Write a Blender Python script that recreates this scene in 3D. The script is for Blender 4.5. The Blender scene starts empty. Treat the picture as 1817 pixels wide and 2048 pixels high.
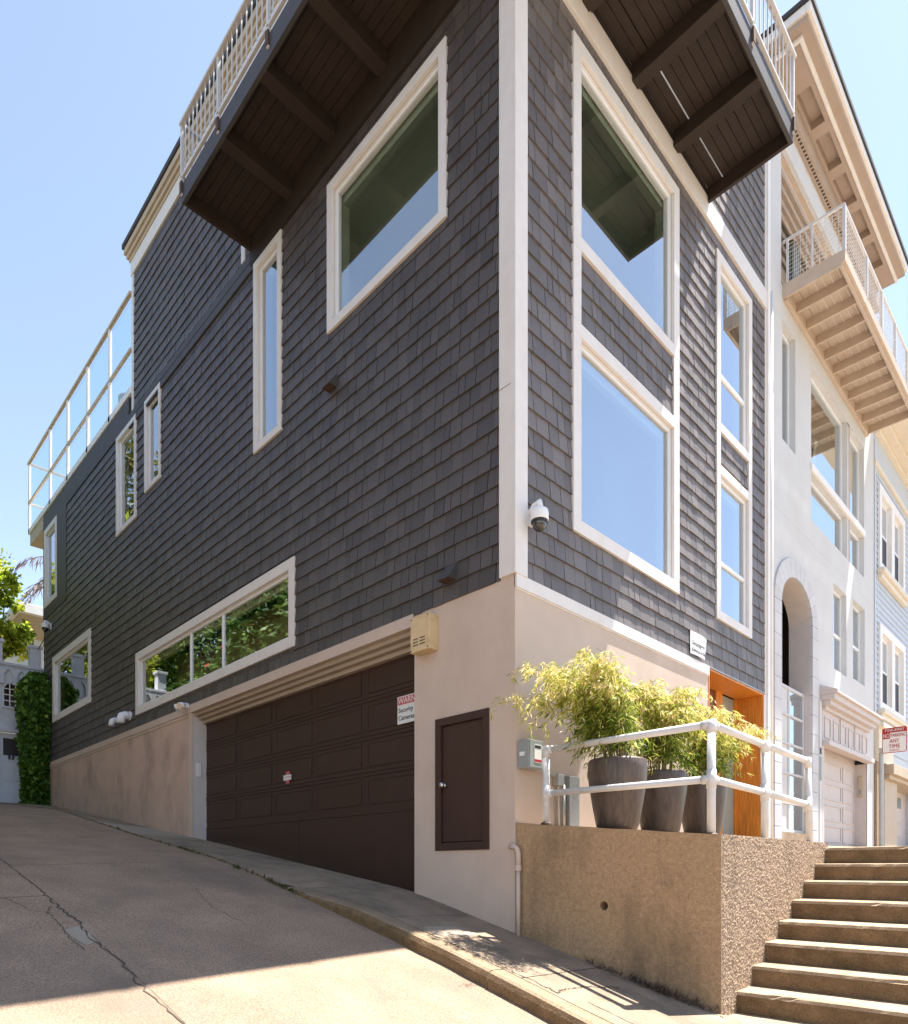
import bpy, bmesh, math, random
import numpy as np
from mathutils import Vector, Matrix
R = math.radians
rnd = random.Random(7)
S = bpy.context.scene
C = S.collection

# ---------------------------------------------------------------- camera
EYE = Vector((4.322, -5.156, 1.6))
cd = bpy.data.cameras.new('camera'); cam = bpy.data.objects.new('camera', cd); C.objects.link(cam)
cam.location = EYE; cam.rotation_euler = (R(90), 0, R(45.162))
cd.sensor_fit = 'HORIZONTAL'; cd.sensor_width = 36; cd.lens = 36 * 1341 / 1817
# vertical shift lens: the horizon sits at pixel row 1738 of 2048
cd.shift_y = (1738 - 1024) / 1817
cd.clip_start = .05; cd.clip_end = 3000
S.camera = cam

# ---------------------------------------------------------------- sky and sun
SUN = Vector((.126, .375, 1)).normalized()
w = bpy.data.worlds.new('World'); S.world = w; w.use_nodes = True
nt = w.node_tree; nt.nodes.clear()
sky = nt.nodes.new('ShaderNodeTexSky'); sky.sky_type = 'NISHITA'; sky.sun_disc = False
sky.sun_elevation = math.asin(SUN.z); sky.sun_rotation = math.atan2(SUN.x, SUN.y)
sky.air_density = 1.0; sky.dust_density = .25; sky.ozone_density = 1.3; sky.altitude = 50
bg = nt.nodes.new('ShaderNodeBackground'); bg.inputs['Strength'].default_value = .086
wo = nt.nodes.new('ShaderNodeOutputWorld')
hsv = nt.nodes.new('ShaderNodeHueSaturation'); hsv.inputs['Saturation'].default_value = .82
nt.links.new(sky.outputs[0], hsv.inputs['Color']); nt.links.new(hsv.outputs[0], bg.inputs[0]); nt.links.new(bg.outputs[0], wo.inputs[0])
sd = bpy.data.lights.new('sun', 'SUN'); sd.energy = 4.6; sd.angle = R(.53); sd.color = (1, .945, .865)
so = bpy.data.objects.new('sun', sd); C.objects.link(so)
so.rotation_euler = SUN.to_track_quat('Z', 'Y').to_euler(); so.location = (5, 10, 40)
S.view_settings.view_transform = 'Standard'; S.view_settings.look = 'None'
S.view_settings.exposure = 1.86; S.view_settings.gamma = 1; S.view_settings.use_curve_mapping = False
S.cycles.max_bounces = 8; S.cycles.transparent_max_bounces = 12

# ---------------------------------------------------------------- materials
def mat(name, col, rough=.7, var=.12, scale=6., bump=0., bscale=60., spec=.4, metal=0., attr=0., stain=None,
        sscale=(1.2, 1.2, 1.2), samt=.5, objvar=0., grain=None, detail=6., transl=0., speck=0., sps=110.):
    m = bpy.data.materials.new(name); m.use_nodes = True
    t = m.node_tree; N = t.nodes; L = t.links
    p = N['Principled BSDF']; p.inputs['Roughness'].default_value = rough
    p.inputs['Specular IOR Level'].default_value = spec; p.inputs['Metallic'].default_value = metal
    tc = N.new('ShaderNodeTexCoord')
    nz = N.new('ShaderNodeTexNoise'); nz.inputs['Scale'].default_value = scale; nz.inputs['Detail'].default_value = detail
    geo = N.new('ShaderNodeNewGeometry')
    src = geo.outputs['Position']
    if grain:
        mp = N.new('ShaderNodeMapping'); mp.inputs['Scale'].default_value = grain
        L.new(src, mp.inputs[0]); L.new(mp.outputs[0], nz.inputs['Vector'])
    else:
        L.new(src, nz.inputs['Vector'])
    mr = N.new('ShaderNodeMapRange'); mr.inputs['From Min'].default_value = .25; mr.inputs['From Max'].default_value = .75
    mr.inputs['To Min'].default_value = 1 - var; mr.inputs['To Max'].default_value = 1 + var
    L.new(nz.outputs['Fac'], mr.inputs['Value'])
    val = mr.outputs[0]
    def mul(a, b):
        q = N.new('ShaderNodeMath'); q.operation = 'MULTIPLY'; L.new(a, q.inputs[0]); L.new(b, q.inputs[1]); return q.outputs[0]
    if attr:
        at = N.new('ShaderNodeAttribute'); at.attribute_name = 'shade'
        m2 = N.new('ShaderNodeMapRange'); m2.inputs['To Min'].default_value = 1 - attr; m2.inputs['To Max'].default_value = 1 + attr
        L.new(at.outputs['Fac'], m2.inputs['Value']); val = mul(val, m2.outputs[0])
    if objvar:
        oi = N.new('ShaderNodeObjectInfo')
        m2 = N.new('ShaderNodeMapRange'); m2.inputs['To Min'].default_value = 1 - objvar; m2.inputs['To Max'].default_value = 1 + objvar
        L.new(oi.outputs['Random'], m2.inputs['Value']); val = mul(val, m2.outputs[0])
    if speck:
        n4 = N.new('ShaderNodeTexNoise'); n4.inputs['Scale'].default_value = sps; n4.inputs['Detail'].default_value = 3; n4.inputs['Roughness'].default_value = .7
        L.new(src, n4.inputs['Vector'])
        m4 = N.new('ShaderNodeMapRange'); m4.inputs['From Min'].default_value = .33; m4.inputs['From Max'].default_value = .67
        m4.inputs['To Min'].default_value = 1 - speck; m4.inputs['To Max'].default_value = 1 + speck
        L.new(n4.outputs['Fac'], m4.inputs['Value']); val = mul(val, m4.outputs[0])
    hs = N.new('ShaderNodeHueSaturation'); hs.inputs['Color'].default_value = (*col, 1)
    L.new(val, hs.inputs['Value'])
    out = hs.outputs[0]
    if stain:
        mp = N.new('ShaderNodeMapping'); mp.inputs['Scale'].default_value = sscale; L.new(src, mp.inputs[0])
        n2 = N.new('ShaderNodeTexNoise'); n2.inputs['Scale'].default_value = 1; n2.inputs['Detail'].default_value = 8
        n2.inputs['Roughness'].default_value = .65
        L.new(mp.outputs[0], n2.inputs['Vector'])
        r2 = N.new('ShaderNodeMapRange'); r2.inputs['From Min'].default_value = .48; r2.inputs['From Max'].default_value = .72
        r2.inputs['To Max'].default_value = samt
        L.new(n2.outputs['Fac'], r2.inputs['Value'])
        mx = N.new('ShaderNodeMix'); mx.data_type = 'RGBA'
        L.new(r2.outputs[0], mx.inputs[0]); L.new(out, mx.inputs[6]); mx.inputs[7].default_value = (*stain, 1)
        out = mx.outputs[2]
    L.new(out, p.inputs['Base Color'])
    if bump:
        n3 = N.new('ShaderNodeTexNoise'); n3.inputs['Scale'].default_value = bscale; n3.inputs['Detail'].default_value = 5
        if grain:
            L.new(mp.outputs[0] if not stain else src, n3.inputs['Vector'])
        else:
            L.new(src, n3.inputs['Vector'])
        b = N.new('ShaderNodeBump'); b.inputs['Strength'].default_value = bump; b.inputs['Distance'].default_value = .01
        L.new(n3.outputs['Fac'], b.inputs['Height']); L.new(b.outputs[0], p.inputs['Normal'])
    if transl:
        tr = N.new('ShaderNodeBsdfTranslucent'); L.new(out, tr.inputs[0])
        ms = N.new('ShaderNodeMixShader'); ms.inputs[0].default_value = transl
        L.new(p.outputs[0], ms.inputs[1]); L.new(tr.outputs[0], ms.inputs[2])
        L.new(ms.outputs[0], N['Material Output'].inputs[0])
    return m

def leafmat(name, cols, transl=.35):
    m = bpy.data.materials.new(name); m.use_nodes = True
    t = m.node_tree; N = t.nodes; L = t.links; p = N['Principled BSDF']; p.inputs['Roughness'].default_value = .5
    p.inputs['Specular IOR Level'].default_value = .3
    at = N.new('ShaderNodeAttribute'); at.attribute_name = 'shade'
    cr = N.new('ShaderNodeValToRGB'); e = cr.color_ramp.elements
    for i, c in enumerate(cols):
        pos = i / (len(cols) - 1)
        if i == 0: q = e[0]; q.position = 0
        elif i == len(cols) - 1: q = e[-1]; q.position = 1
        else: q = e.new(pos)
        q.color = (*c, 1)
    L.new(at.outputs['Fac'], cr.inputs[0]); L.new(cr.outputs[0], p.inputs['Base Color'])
    tr = N.new('ShaderNodeBsdfTranslucent'); L.new(cr.outputs[0], tr.inputs[0])
    ms = N.new('ShaderNodeMixShader'); ms.inputs[0].default_value = transl
    L.new(p.outputs[0], ms.inputs[1]); L.new(tr.outputs[0], ms.inputs[2]); L.new(ms.outputs[0], N['Material Output'].inputs[0])
    return m

def glass(name, tint, refl=.5, wav=0., ior=1.5):
    m = bpy.data.materials.new(name); m.use_nodes = True
    t = m.node_tree; N = t.nodes; L = t.links; N.remove(N['Principled BSDF'])
    tr = N.new('ShaderNodeBsdfTransparent'); tr.inputs[0].default_value = (*tint, 1)
    gl = N.new('ShaderNodeBsdfGlossy'); gl.inputs['Color'].default_value = (.93, .97, 1, 1); gl.inputs['Roughness'].default_value = 0
    fr = N.new('ShaderNodeFresnel'); fr.inputs[0].default_value = ior
    ma = N.new('ShaderNodeMath'); ma.operation = 'ADD'; ma.use_clamp = True; ma.inputs[1].default_value = refl
    L.new(fr.outputs[0], ma.inputs[0])
    ms = N.new('ShaderNodeMixShader'); L.new(ma.outputs[0], ms.inputs[0]); L.new(tr.outputs[0], ms.inputs[1]); L.new(gl.outputs[0], ms.inputs[2])
    L.new(ms.outputs[0], N['Material Output'].inputs[0])
    if wav:
        n3 = N.new('ShaderNodeTexNoise'); n3.inputs['Scale'].default_value = 1.3; n3.inputs['Detail'].default_value = 0
        geo = N.new('ShaderNodeNewGeometry'); L.new(geo.outputs['Position'], n3.inputs['Vector'])
        b = N.new('ShaderNodeBump'); b.inputs['Strength'].default_value = wav; b.inputs['Distance'].default_value = .02
        L.new(n3.outputs['Fac'], b.inputs['Height']); L.new(b.outputs[0], gl.inputs['Normal'])
    return m

M = dict(
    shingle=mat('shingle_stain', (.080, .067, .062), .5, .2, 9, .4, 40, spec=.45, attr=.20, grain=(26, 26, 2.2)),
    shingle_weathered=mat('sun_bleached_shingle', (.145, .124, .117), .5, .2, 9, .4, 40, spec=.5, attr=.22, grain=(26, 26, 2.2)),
    shingle_back=mat('shingle_gap', (.03, .026, .026), .9),
    darktrim=mat('dark_trim_paint', (.058, .052, .053), .6, .14, 5, .12, 50, stain=(.075, .068, .05), samt=.35),
    deckwood=mat('dark_deck_wood', (.032, .0205, .0145), .72, .22, 5, .3, 60, attr=.0, objvar=.12, stain=(.035, .022, .013), sscale=(2.5, 2.5, 2.5), samt=.4),
    stucco=mat('warm_grey_stucco', (.56, .445, .37), .88, .06, 2.5, .35, 190, stain=(.40, .29, .22), sscale=(.9, .9, .45), samt=.42),
    stucco_low=mat('stained_stucco', (.57, .405, .325), .88, .07, 2.5, .35, 170, stain=(.30, .215, .175), sscale=(1.3, 1.3, .9), samt=.8),
    trim=mat('warm_white_trim', (.70, .66, .63), .55, .04, 8, .05, 30, stain=(.6, .5, .43), sscale=(3, 3, .5), samt=.3),
    white=mat('white_paint', (.80, .76, .72), .5, .04, 6, .04, 60, stain=(.5, .46, .42), sscale=(4, 4, 1), samt=.2),
    rail=mat('white_rail_paint', (.60, .59, .59), .42, .04, 20, .06, 50, stain=(.42, .38, .34), sscale=(9, 9, 9), samt=.3),
    cream=mat('cream_paint', (.48, .385, .28), .6, .06, 4),
    garage=mat('dark_brown_door', (.047, .0225, .0165), .5, .12, 3, .08, 60, stain=(.045, .024, .014), samt=.4),
    roof=mat('dark_roofing', (.05, .047, .048), .8),
    sash=mat('white_sash', (.75, .75, .76), .4, .03),
    room=mat('dim_room', (.70, .62, .42), .9, .1),
    roomlight=mat('room_jamb', (.86, .88, .80), .8, .03),
    blind=mat('pale_blind', (.22, .26, .27), .8, .05, 3),
    pane=glass('window_glass', (.95, 1.0, .84), .33, 0),
    pane_blue=glass('window_glass_blue', (.62, .80, .84), .40, .03),
    clearglass=glass('clear_glass', (.80, .94, 1.0), .0, 0, 1.12),
    frost=mat('frosted_glass', (.30, .33, .29), .35, .05, 4),
    orange=mat('orange_cedar', (.60, .215, .028), .45, .35, 3, .1, 40, grain=(14, 14, 1.1), spec=.45),
    reddoor=mat('red_wood_door', (.17, .045, .02), .45, .2, 4, grain=(14, 14, 1.5)),
    tan=mat('tan_metal_box', (.62, .47, .27), .55, .06, 10, stain=(.30, .15, .05), sscale=(4, 4, 7), samt=.4),
    grey=mat('grey_metal', (.26, .28, .28), .45, .08, 12, metal=.0),
    steel=mat('brushed_steel', (.6, .58, .55), .3, .05, metal=1),
    galv=mat('galvanised_steel', (.42, .42, .41), .45, .1, 20, metal=.6),
    black=mat('black_plastic', (.02, .02, .022), .3),
    dome=mat('dark_dome', (.012, .012, .014), .04, spec=1),
    rust=mat('rusty_bracket', (.08, .045, .032), .7, .3, 30),
    red=mat('sign_red', (.42, .012, .022), .45, .05), pink=mat('faded_red', (.55, .12, .14), .5, .05),
    signwhite=mat('sign_white', (.74, .74, .72), .4, .03),
    ink=mat('black_ink', (.025, .025, .028), .5),
    navy=mat('navy_plate', (.02, .03, .09), .4),
    concrete=mat('road_concrete', (.305, .212, .145), .9, .18, 2.2, .8, 110, stain=(.175, .13, .098), sscale=(.5, .9, .5), samt=.8, detail=10, speck=.42, sps=75),
    walk=mat('pavement_concrete', (.27, .20, .14), .9, .22, 4, .6, 130, stain=(.11, .09, .065), sscale=(1.3, 1.6, 1), samt=.85, detail=10, objvar=.08, speck=.30, sps=100),
    kerb=mat('kerb_concrete', (.25, .18, .115), .92, .26, 5, .7, 90, stain=(.085, .07, .042), sscale=(2.5, 2.5, 2.5), samt=.6, objvar=.1, speck=.4, sps=80),
    pale_concrete=mat('pale_street_concrete', (.42, .37, .31), .9, .12, 2, .5, 100, stain=(.30, .26, .22), sscale=(.4, .4, .4), samt=.5, speck=.2, sps=90),  # cross street out of view, made pale to bounce light onto the right facade
    olive=mat('dull_olive_paint', (.15, .15, .11), .8, .08, 4, .2, 40, stain=(.1, .1, .075), samt=.4),
    tan_trim=mat('tan_trim_paint', (.40, .325, .25), .6, .06, 5),
    walk_pale=mat('pale_patch', (.33, .27, .205), .9, .1, 8, .3, 120),
    retain=mat('brown_concrete', (.385, .255, .145), .92, .22, 26, .7, 80, stain=(.14, .098, .062), sscale=(1.3, 1.3, .7), samt=1.0, detail=10, speck=.24, sps=70),
    rough=mat('rough_cast', (.36, .26, .175), .95, .2, 30, .8, 90, stain=(.17, .12, .08), sscale=(2.4, 2.4, .45), samt=.85),
    riser=mat('shade_toned_riser', (.17, .108, .055), .95, .3, 7, .6, 80, stain=(.07, .043, .02), sscale=(2, 2.5, 5), samt=.7, detail=10, objvar=.08, speck=.3, sps=80),  # brown darkened to paint in shade on risers and kerb faces, stains over it
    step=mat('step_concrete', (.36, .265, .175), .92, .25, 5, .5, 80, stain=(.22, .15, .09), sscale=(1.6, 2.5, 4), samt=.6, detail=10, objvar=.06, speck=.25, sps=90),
    pot=mat('dark_glazed_pot', (.075, .053, .042), .42, .4, 5, .12, 60, grain=(9, 9, 1.2), stain=(.15, .10, .075), sscale=(9, 9, .9), samt=.55, spec=.45),
    soil=mat('soil', (.05, .035, .025), .95, .3, 30, .5, 60),
    culm=mat('bamboo_culm', (.30, .22, .09), .5, .3, 20, objvar=.25),
    bark=mat('bark', (.09, .07, .05), .9, .3, 12, .6, 30),
    nwall=mat('white_stucco', (.60, .59, .58), .85, .035, 2, .2, 150, stain=(.55, .50, .45), sscale=(.8, .8, .35), samt=.35),
    nstone=mat('pale_stone', (.56, .55, .56), .85, .05, 6, .25, 60, objvar=.03),
    nmauve=mat('mauve_grey_paint', (.56, .50, .475), .6, .05, 6),
    nbalc=mat('peach_beige_paint', (.53, .425, .335), .65, .08, 5, .1, 40, stain=(.5, .37, .26), sscale=(3, 3, 3), samt=.3, objvar=.04),
    eave=mat('peach_soffit', (.42, .325, .26), .7, .04, 3, stain=(.34, .25, .18), sscale=(2, 2, 2), samt=.3),
    ndark=mat('dark_vestibule', (.12, .10, .09), .8),
    siding=mat('blue_grey_siding', (.50, .54, .60), .6, .05, 6, .06, 60, objvar=.04),
    screen=mat('insect_screen', (.035, .03, .032), .6, .05),
    crownc=mat('yellow_cream', (.70, .62, .50), .6, .05, 4),
    arcade=mat('blue_white_render', (.60, .61, .66), .8, .08, 4, .2, 60, stain=(.46, .45, .48), samt=.3),
    wood_shed=mat('pale_wood_door', (.58, .61, .68), .6, .07, 6),
    cracks=mat('crack_dirt', (.075, .058, .045), .95),
    moss=leafmat('moss_green', [(.03, .035, .012), (.09, .09, .025), (.16, .13, .05)], .2),
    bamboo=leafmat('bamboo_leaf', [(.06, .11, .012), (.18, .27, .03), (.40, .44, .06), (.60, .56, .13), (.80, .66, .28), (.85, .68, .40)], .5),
    ivy=leafmat('ivy_leaf', [(.024, .06, .009), (.065, .15, .02), (.16, .28, .035), (.38, .48, .08)], .3),
    leaf=leafmat('tree_leaf', [(.07, .12, .012), (.25, .33, .025), (.52, .56, .05), (.70, .64, .08)], .6),
    conifer=leafmat('conifer_leaf', [(.012, .022, .006), (.05, .065, .01), (.16, .15, .02), (.28, .22, .03)], .25),
    bush=leafmat('bush_leaf', [(.012, .035, .008), (.045, .11, .02), (.11, .21, .035), (.28, .38, .06)], .25),
    flower=leafmat('red_flower', [(.4, .02, .03), (.55, .08, .08)], .3),
    palm=leafmat('dry_palm', [(.07, .045, .03), (.14, .09, .06), (.2, .14, .1)], .2),
    hillm=mat('earth', (.18, .15, .11), .95, .2, .5),
)

# ---------------------------------------------------------------- mesh helpers
class MB:
    def __init__(s): s.v = []; s.f = []; s.sh = []
    def add(s, vs, fs, sh=.5):
        o = len(s.v); s.v += [tuple(q) for q in vs]
        for f in fs: s.f.append(tuple(i + o for i in f)); s.sh.append(sh)
    def box(s, a, b, sh=.5):
        x0, x1 = sorted((a[0], b[0])); y0, y1 = sorted((a[1], b[1])); z0, z1 = sorted((a[2], b[2]))
        s.add([(x0, y0, z0), (x1, y0, z0), (x1, y1, z0), (x0, y1, z0), (x0, y0, z1), (x1, y0, z1), (x1, y1, z1), (x0, y1, z1)],
              [(0, 3, 2, 1), (4, 5, 6, 7), (0, 1, 5, 4), (1, 2, 6, 5), (2, 3, 7, 6), (3, 0, 4, 7)], sh)
        return s
    def hexa(s, p, sh=.5):      # eight corners: bottom ring then top ring
        s.add(p, [(0, 3, 2, 1), (4, 5, 6, 7), (0, 1, 5, 4), (1, 2, 6, 5), (2, 3, 7, 6), (3, 0, 4, 7)], sh); return s
    def quad(s, a, b, c, d, sh=.5): s.add([a, b, c, d], [(0, 1, 2, 3)], sh); return s
    def tube(s, pts, r, n=10, cap=True):
        pts = [Vector(p) for p in pts]; rr = r if isinstance(r, (list, tuple)) else [r] * len(pts)
        rings = []; up = None
        for i, p in enumerate(pts):
            d = (pts[min(i + 1, len(pts) - 1)] - pts[max(i - 1, 0)]).normalized()
            if up is None: up = Vector((0, 0, 1)) if abs(d.z) < .9 else Vector((1, 0, 0))
            a = d.cross(up).normalized(); b = a.cross(d).normalized(); up = b
            rings.append([p + (a * math.cos(t) + b * math.sin(t)) * rr[i] for t in [2 * math.pi * k / n for k in range(n)]])
        vs = [q for ring in rings for q in ring]; fs = []
        for i in range(len(pts) - 1):
            for k in range(n):
                fs.append((i * n + k, i * n + (k + 1) % n, (i + 1) * n + (k + 1) % n, (i + 1) * n + k))
        if cap: fs.append(tuple(range(n))[::-1]); fs.append(tuple((len(pts) - 1) * n + k for k in range(n)))
        s.add(vs, fs); return s
    def lathe(s, c, prof, n=28):
        vs = []; fs = []
        for (r, z) in prof:
            for k in range(n):
                t = 2 * math.pi * k / n; vs.append((c[0] + r * math.cos(t), c[1] + r * math.sin(t), c[2] + z))
        for i in range(len(prof) - 1):
            for k in range(n): fs.append((i * n + k, i * n + (k + 1) % n, (i + 1) * n + (k + 1) % n, (i + 1) * n + k))
        s.add(vs, fs); return s
    def build(s, name, m, parent=None, bevel=0., smooth=False, loc=None):
        org = Vector(loc) if loc is not None else (ORG.get(parent.name, Vector()) if parent else Vector())
        me = bpy.data.meshes.new(name)
        me.from_pydata([tuple(Vector(v) - org) for v in s.v], [], s.f); me.update()
        a = me.attributes.new('shade', 'FLOAT', 'FACE'); a.data.foreach_set('value', s.sh)
        if smooth:
            me.polygons.foreach_set('use_smooth', [True] * len(me.polygons))
        me.materials.append(M[m] if isinstance(m, str) else m)
        o = link(name, me, parent, org)
        if bevel:
            b = o.modifiers.new('edge', 'BEVEL'); b.width = bevel; b.segments = 2; b.limit_method = 'ANGLE'
            b.angle_limit = R(40)
        return o
ORG = {}
def link(name, data, parent=None, org=None):
    o = bpy.data.objects.new(name, data); C.objects.link(o)
    org = Vector(org) if org is not None else Vector()
    if parent:
        o.parent = parent; o.location = org - ORG.get(parent.name, Vector())
    else:
        o.location = org
    ORG[o.name] = org
    return o
def inst(name, me, parent, loc, rot=(0, 0, 0), sc=(1, 1, 1)):
    o = link(name, me, parent, loc); o.rotation_euler = rot; o.scale = sc; return o
def unit(name, mb, m):
    me = bpy.data.meshes.new(name); me.from_pydata(mb.v, [], mb.f); me.update()
    a = me.attributes.new('shade', 'FLOAT', 'FACE'); a.data.foreach_set('value', mb.sh)
    me.materials.append(M[m]); return me
def tag(o, label=None, cat=None, group=None, kind=None):
    if label: o['label'] = label
    if cat: o['category'] = cat
    if group: o['group'] = group
    if kind: o['kind'] = kind
    return o
def thing(name, label, cat, loc, group=None):
    return tag(link(name, None, None, loc), label, cat, group)
# facade coordinates: along the wall t, out of the wall o, height z
def FP(side, t, o, z): return (t, -o, z) if side == 'L' else (o, t, z)
def fbox(mb, side, t0, t1, o0, o1, z0, z1, sh=.5):
    return mb.box(FP(side, t0, o0, z0), FP(side, t1, o1, z1), sh)
def grid_wall(mb, side, t0, t1, z0, z1, holes, o=0., skip=()):
    ts = sorted({t0, t1, *[min(max(h[i], t0), t1) for h in holes for i in (0, 1)]})
    zs = sorted({z0, z1, *[min(max(h[i], z0), z1) for h in holes for i in (2, 3)]})
    for a, b in zip(ts, ts[1:]):
        for c, d in zip(zs, zs[1:]):
            tm, zm = (a + b) / 2, (c + d) / 2
            if any(h[0] < tm < h[1] and h[2] < zm < h[3] for h in holes): continue
            q = [FP(side, a, o, c), FP(side, b, o, c), FP(side, b, o, d), FP(side, a, o, d)]
            mb.quad(*q)
def text(s, name, m, parent, origin, ux, uz, size, depth=.002, align='CENTER'):
    cu = bpy.data.curves.new(name, 'FONT'); cu.body = s; cu.size = size; cu.align_x = align; cu.align_y = 'CENTER'
    cu.extrude = depth; cu.resolution_u = 2
    tmp = bpy.data.objects.new('tmp', cu); C.objects.link(tmp)
    dg = bpy.context.evaluated_depsgraph_get(); me = bpy.data.meshes.new_from_object(tmp.evaluated_get(dg))
    bpy.data.objects.remove(tmp); me.name = name; me.materials.clear(); me.materials.append(M[m])
    o = link(name, me, parent, origin); ux = Vector(ux).normalized(); uz = Vector(uz).normalized(); n = ux.cross(uz)
    o.rotation_euler = Matrix((ux, uz, n)).transposed().to_euler()
    return o

# ---------------------------------------------------------------- ground profile
def lerp(x, pts):
    if x <= pts[0][0]: return pts[0][1]
    for (a, b), (c, d) in zip(pts, pts[1:]):
        if x <= c: return b + (d - b) * (x - a) / (c - a)
    return pts[-1][1]
KP = [(-40, 4.6), (-20, 3.62), (-16.7, 3.33), (-11.8, 2.86), (-7.3, 2.17), (-4.1, 1.74), (-2.35, 1.42), (-1.05, 1.12), (.1, .86), (.77, .69), (1.38, .51), (2.1, .32), (4, -.1), (6, -.4), (12, -1.0), (40, -2.)]
FPF = [(-40, 4.6), (-20, 3.66), (-16.68, 3.361), (-7, 2.098), (-1.5, 1.334), (0, .96), (2.09, .458), (4.6, .06)]
def kerb_y(x): return -lerp(x, [(-18, 1.0), (-8, 1.1), (-2, 1.27), (3, 1.3)])
def smooth(v): v = min(max(v, 0), 1); return v * v * (3 - 2 * v)
def Kz(x): return sum(lerp(x + d, KP) for d in (-.5, -.25, 0, .25, .5)) / 5
def Fz(x): return sum(lerp(x + d, FPF) for d in (-.3, 0, .3)) / 3
def road_z(x, y): return Kz(x) + .028 * (y - kerb_y(x)) * smooth((kerb_y(x) - y) / .8)
def kerb_h(x): return lerp(x, [(-2.1, .02), (-.9, .135), (6, .14)])
def walk_z(x, y):
    ky = kerb_y(x); s = (y - ky) / (0 - ky)
    return (Kz(x) + kerb_h(x)) * (1 - s) + Fz(x) * s
def sheet(xs, ys, zf, skirt=0.):
    mb = MB(); n = len(ys)
    vs = [(x, y, zf(x, y)) for x in xs for y in ys]
    fs = [(i * n + j, (i + 1) * n + j, (i + 1) * n + j + 1, i * n + j + 1) for i in range(len(xs) - 1) for j in range(n - 1)]
    mb.add(vs, fs)
    if skirt:
        def wall(idx):
            o = len(mb.v)
            for i in idx: mb.v.append(mb.v[i])
            for i in idx: a = mb.v[i]; mb.v.append((a[0], a[1], a[2] - skirt))
            k = len(idx)
            for q in range(k - 1): mb.f.append((o + q, o + k + q, o + k + q + 1, o + q + 1)); mb.sh.append(.5)
        m = len(xs)
        wall([i * n for i in range(m)][::-1]); wall([i * n + n - 1 for i in range(m)])
        wall(list(range(n))); wall([(m - 1) * n + j for j in range(n)][::-1])
    return mb
def fr(a, b, n): return [a + (b - a) * i / n for i in range(n + 1)]
def terrain(x, y):
    z = Kz(max(min(x, 12), -20)) - .6
    if y > -1: z = max(z, min(.3 + (y + 1) * .3, 1.6) + max(0, y - 3) * .027) if x > -.5 else z
    return z - .7 - .8 * smooth((abs(x) - 30) / 60) - .8 * smooth((-y - 12) / 40)
tag(sheet(fr(-400, -30, 12)[:-1] + fr(-30, 30, 60) + fr(30, 400, 12)[1:], fr(-400, -30, 12)[:-1] + fr(-30, 30, 60) + fr(30, 400, 12)[1:], terrain).build('ground', 'hillm'), kind='structure')

def st_z(x, y):            # the steep cross street beside the stairs
    s = smooth((y + 1.6) / 6)
    return road_z(x, min(y, -1.3)) * (1 - s) + (1.75 + max(0, y - 2.5) * .027) * s
road = link('road', None, None, (0, 0, 0)); tag(road, kind='structure')
JX = [-22, -14.5, -10.5, -7.1, -3.9, 5.5, 12]     # cross joints of the slabs on the house side
JX2 = [-22, -13, -9.5, -5.8, -2.42, 5.5, 12]
YS = -3.52                                          # long joint
def slab(x0, x1, y0, y1, name='slab'):
    nx = max(2, int((x1 - x0) / .35)); ny = max(2, int(abs((y1 if not callable(y1) else -1.2) - y0) / .5))
    g = .006
    mb = MB(); xs = fr(x0 + g, x1 - g, nx); n = ny + 1; vs = []
    for x in xs:
        yb = y0(x) if callable(y0) else y0; yt = y1(x) if callable(y1) else y1
        for j in range(n):
            y = yb + .0015 + (yt - .003 - yb) * j / ny; vs.append((x, y, road_z(x, y)))
    fs = [(i * n + j, (i + 1) * n + j, (i + 1) * n + j + 1, i * n + j + 1) for i in range(len(xs) - 1) for j in range(n - 1)]
    mb.add(vs, fs); return mb.build(name, 'concrete', road, smooth=True)
for a, b in zip(JX, JX[1:]): slab(a, b, YS, kerb_y)
for a, b in zip(JX2, JX2[1:]): slab(a, b, -6.4, YS)
for a, b in zip([-22, -10, 0], [-10, 0, 12]): slab(a, b, -13, -6.4)
sheet(fr(-22, 12, 68), fr(-13, -1.0, 24), lambda x, y: road_z(x, y) - .012).build('joint_filler', 'cracks', road)
tag(sheet(fr(4.62, 12, 12), fr(-1.2, 40, 60), st_z).build('cross_street', 'pale_concrete'), kind='structure')
# cracks as thin ribbons lying on the slabs
def ribbon(pts, wid, name='crack', seed=1, jit=.03, sub=14, zf=None, parent=None, m='cracks', lift=.004):
    zf = zf or road_z
    r = random.Random(seed); P = []
    for a, b in zip(pts, pts[1:]):
        for i in range(sub): P.append((a[0] + (b[0] - a[0]) * i / sub + r.uniform(-jit, jit), a[1] + (b[1] - a[1]) * i / sub + r.uniform(-jit, jit)))
    P.append(pts[-1]); mb = MB(); vs = []
    for i, p in enumerate(P):
        q = P[min(i + 1, len(P) - 1)]; o = P[max(i - 1, 0)]; d = Vector((q[0] - o[0], q[1] - o[1])).normalized()
        h = wid * r.uniform(.35, 1.1) / 2
        for sgn in (1, -1):
            x, y = p[0] - d.y * h * sgn, p[1] + d.x * h * sgn; vs.append((x, y, zf(x, y) + lift))
    mb.add(vs, [(2 * i, 2 * i + 1, 2 * i + 3, 2 * i + 2) for i in range(len(P) - 1)])
    return mb.build(name, m, parent or road)
ribbon([(-9, -3.5), (-6.5, -3.53), (-4.7, -3.5), (-3.37, -3.53), (-2.46, -3.53)], .010, seed=3, jit=.008)
ribbon([(-2.46, -3.53), (-2.0, -3.55), (-1.6, -3.51), (-1.17, -3.55), (-.73, -3.52), (-.18, -3.55), (.42, -3.52), (1.2, -3.58), (2.2, -3.5)], .013, seed=4, jit=.02, sub=9)
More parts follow.
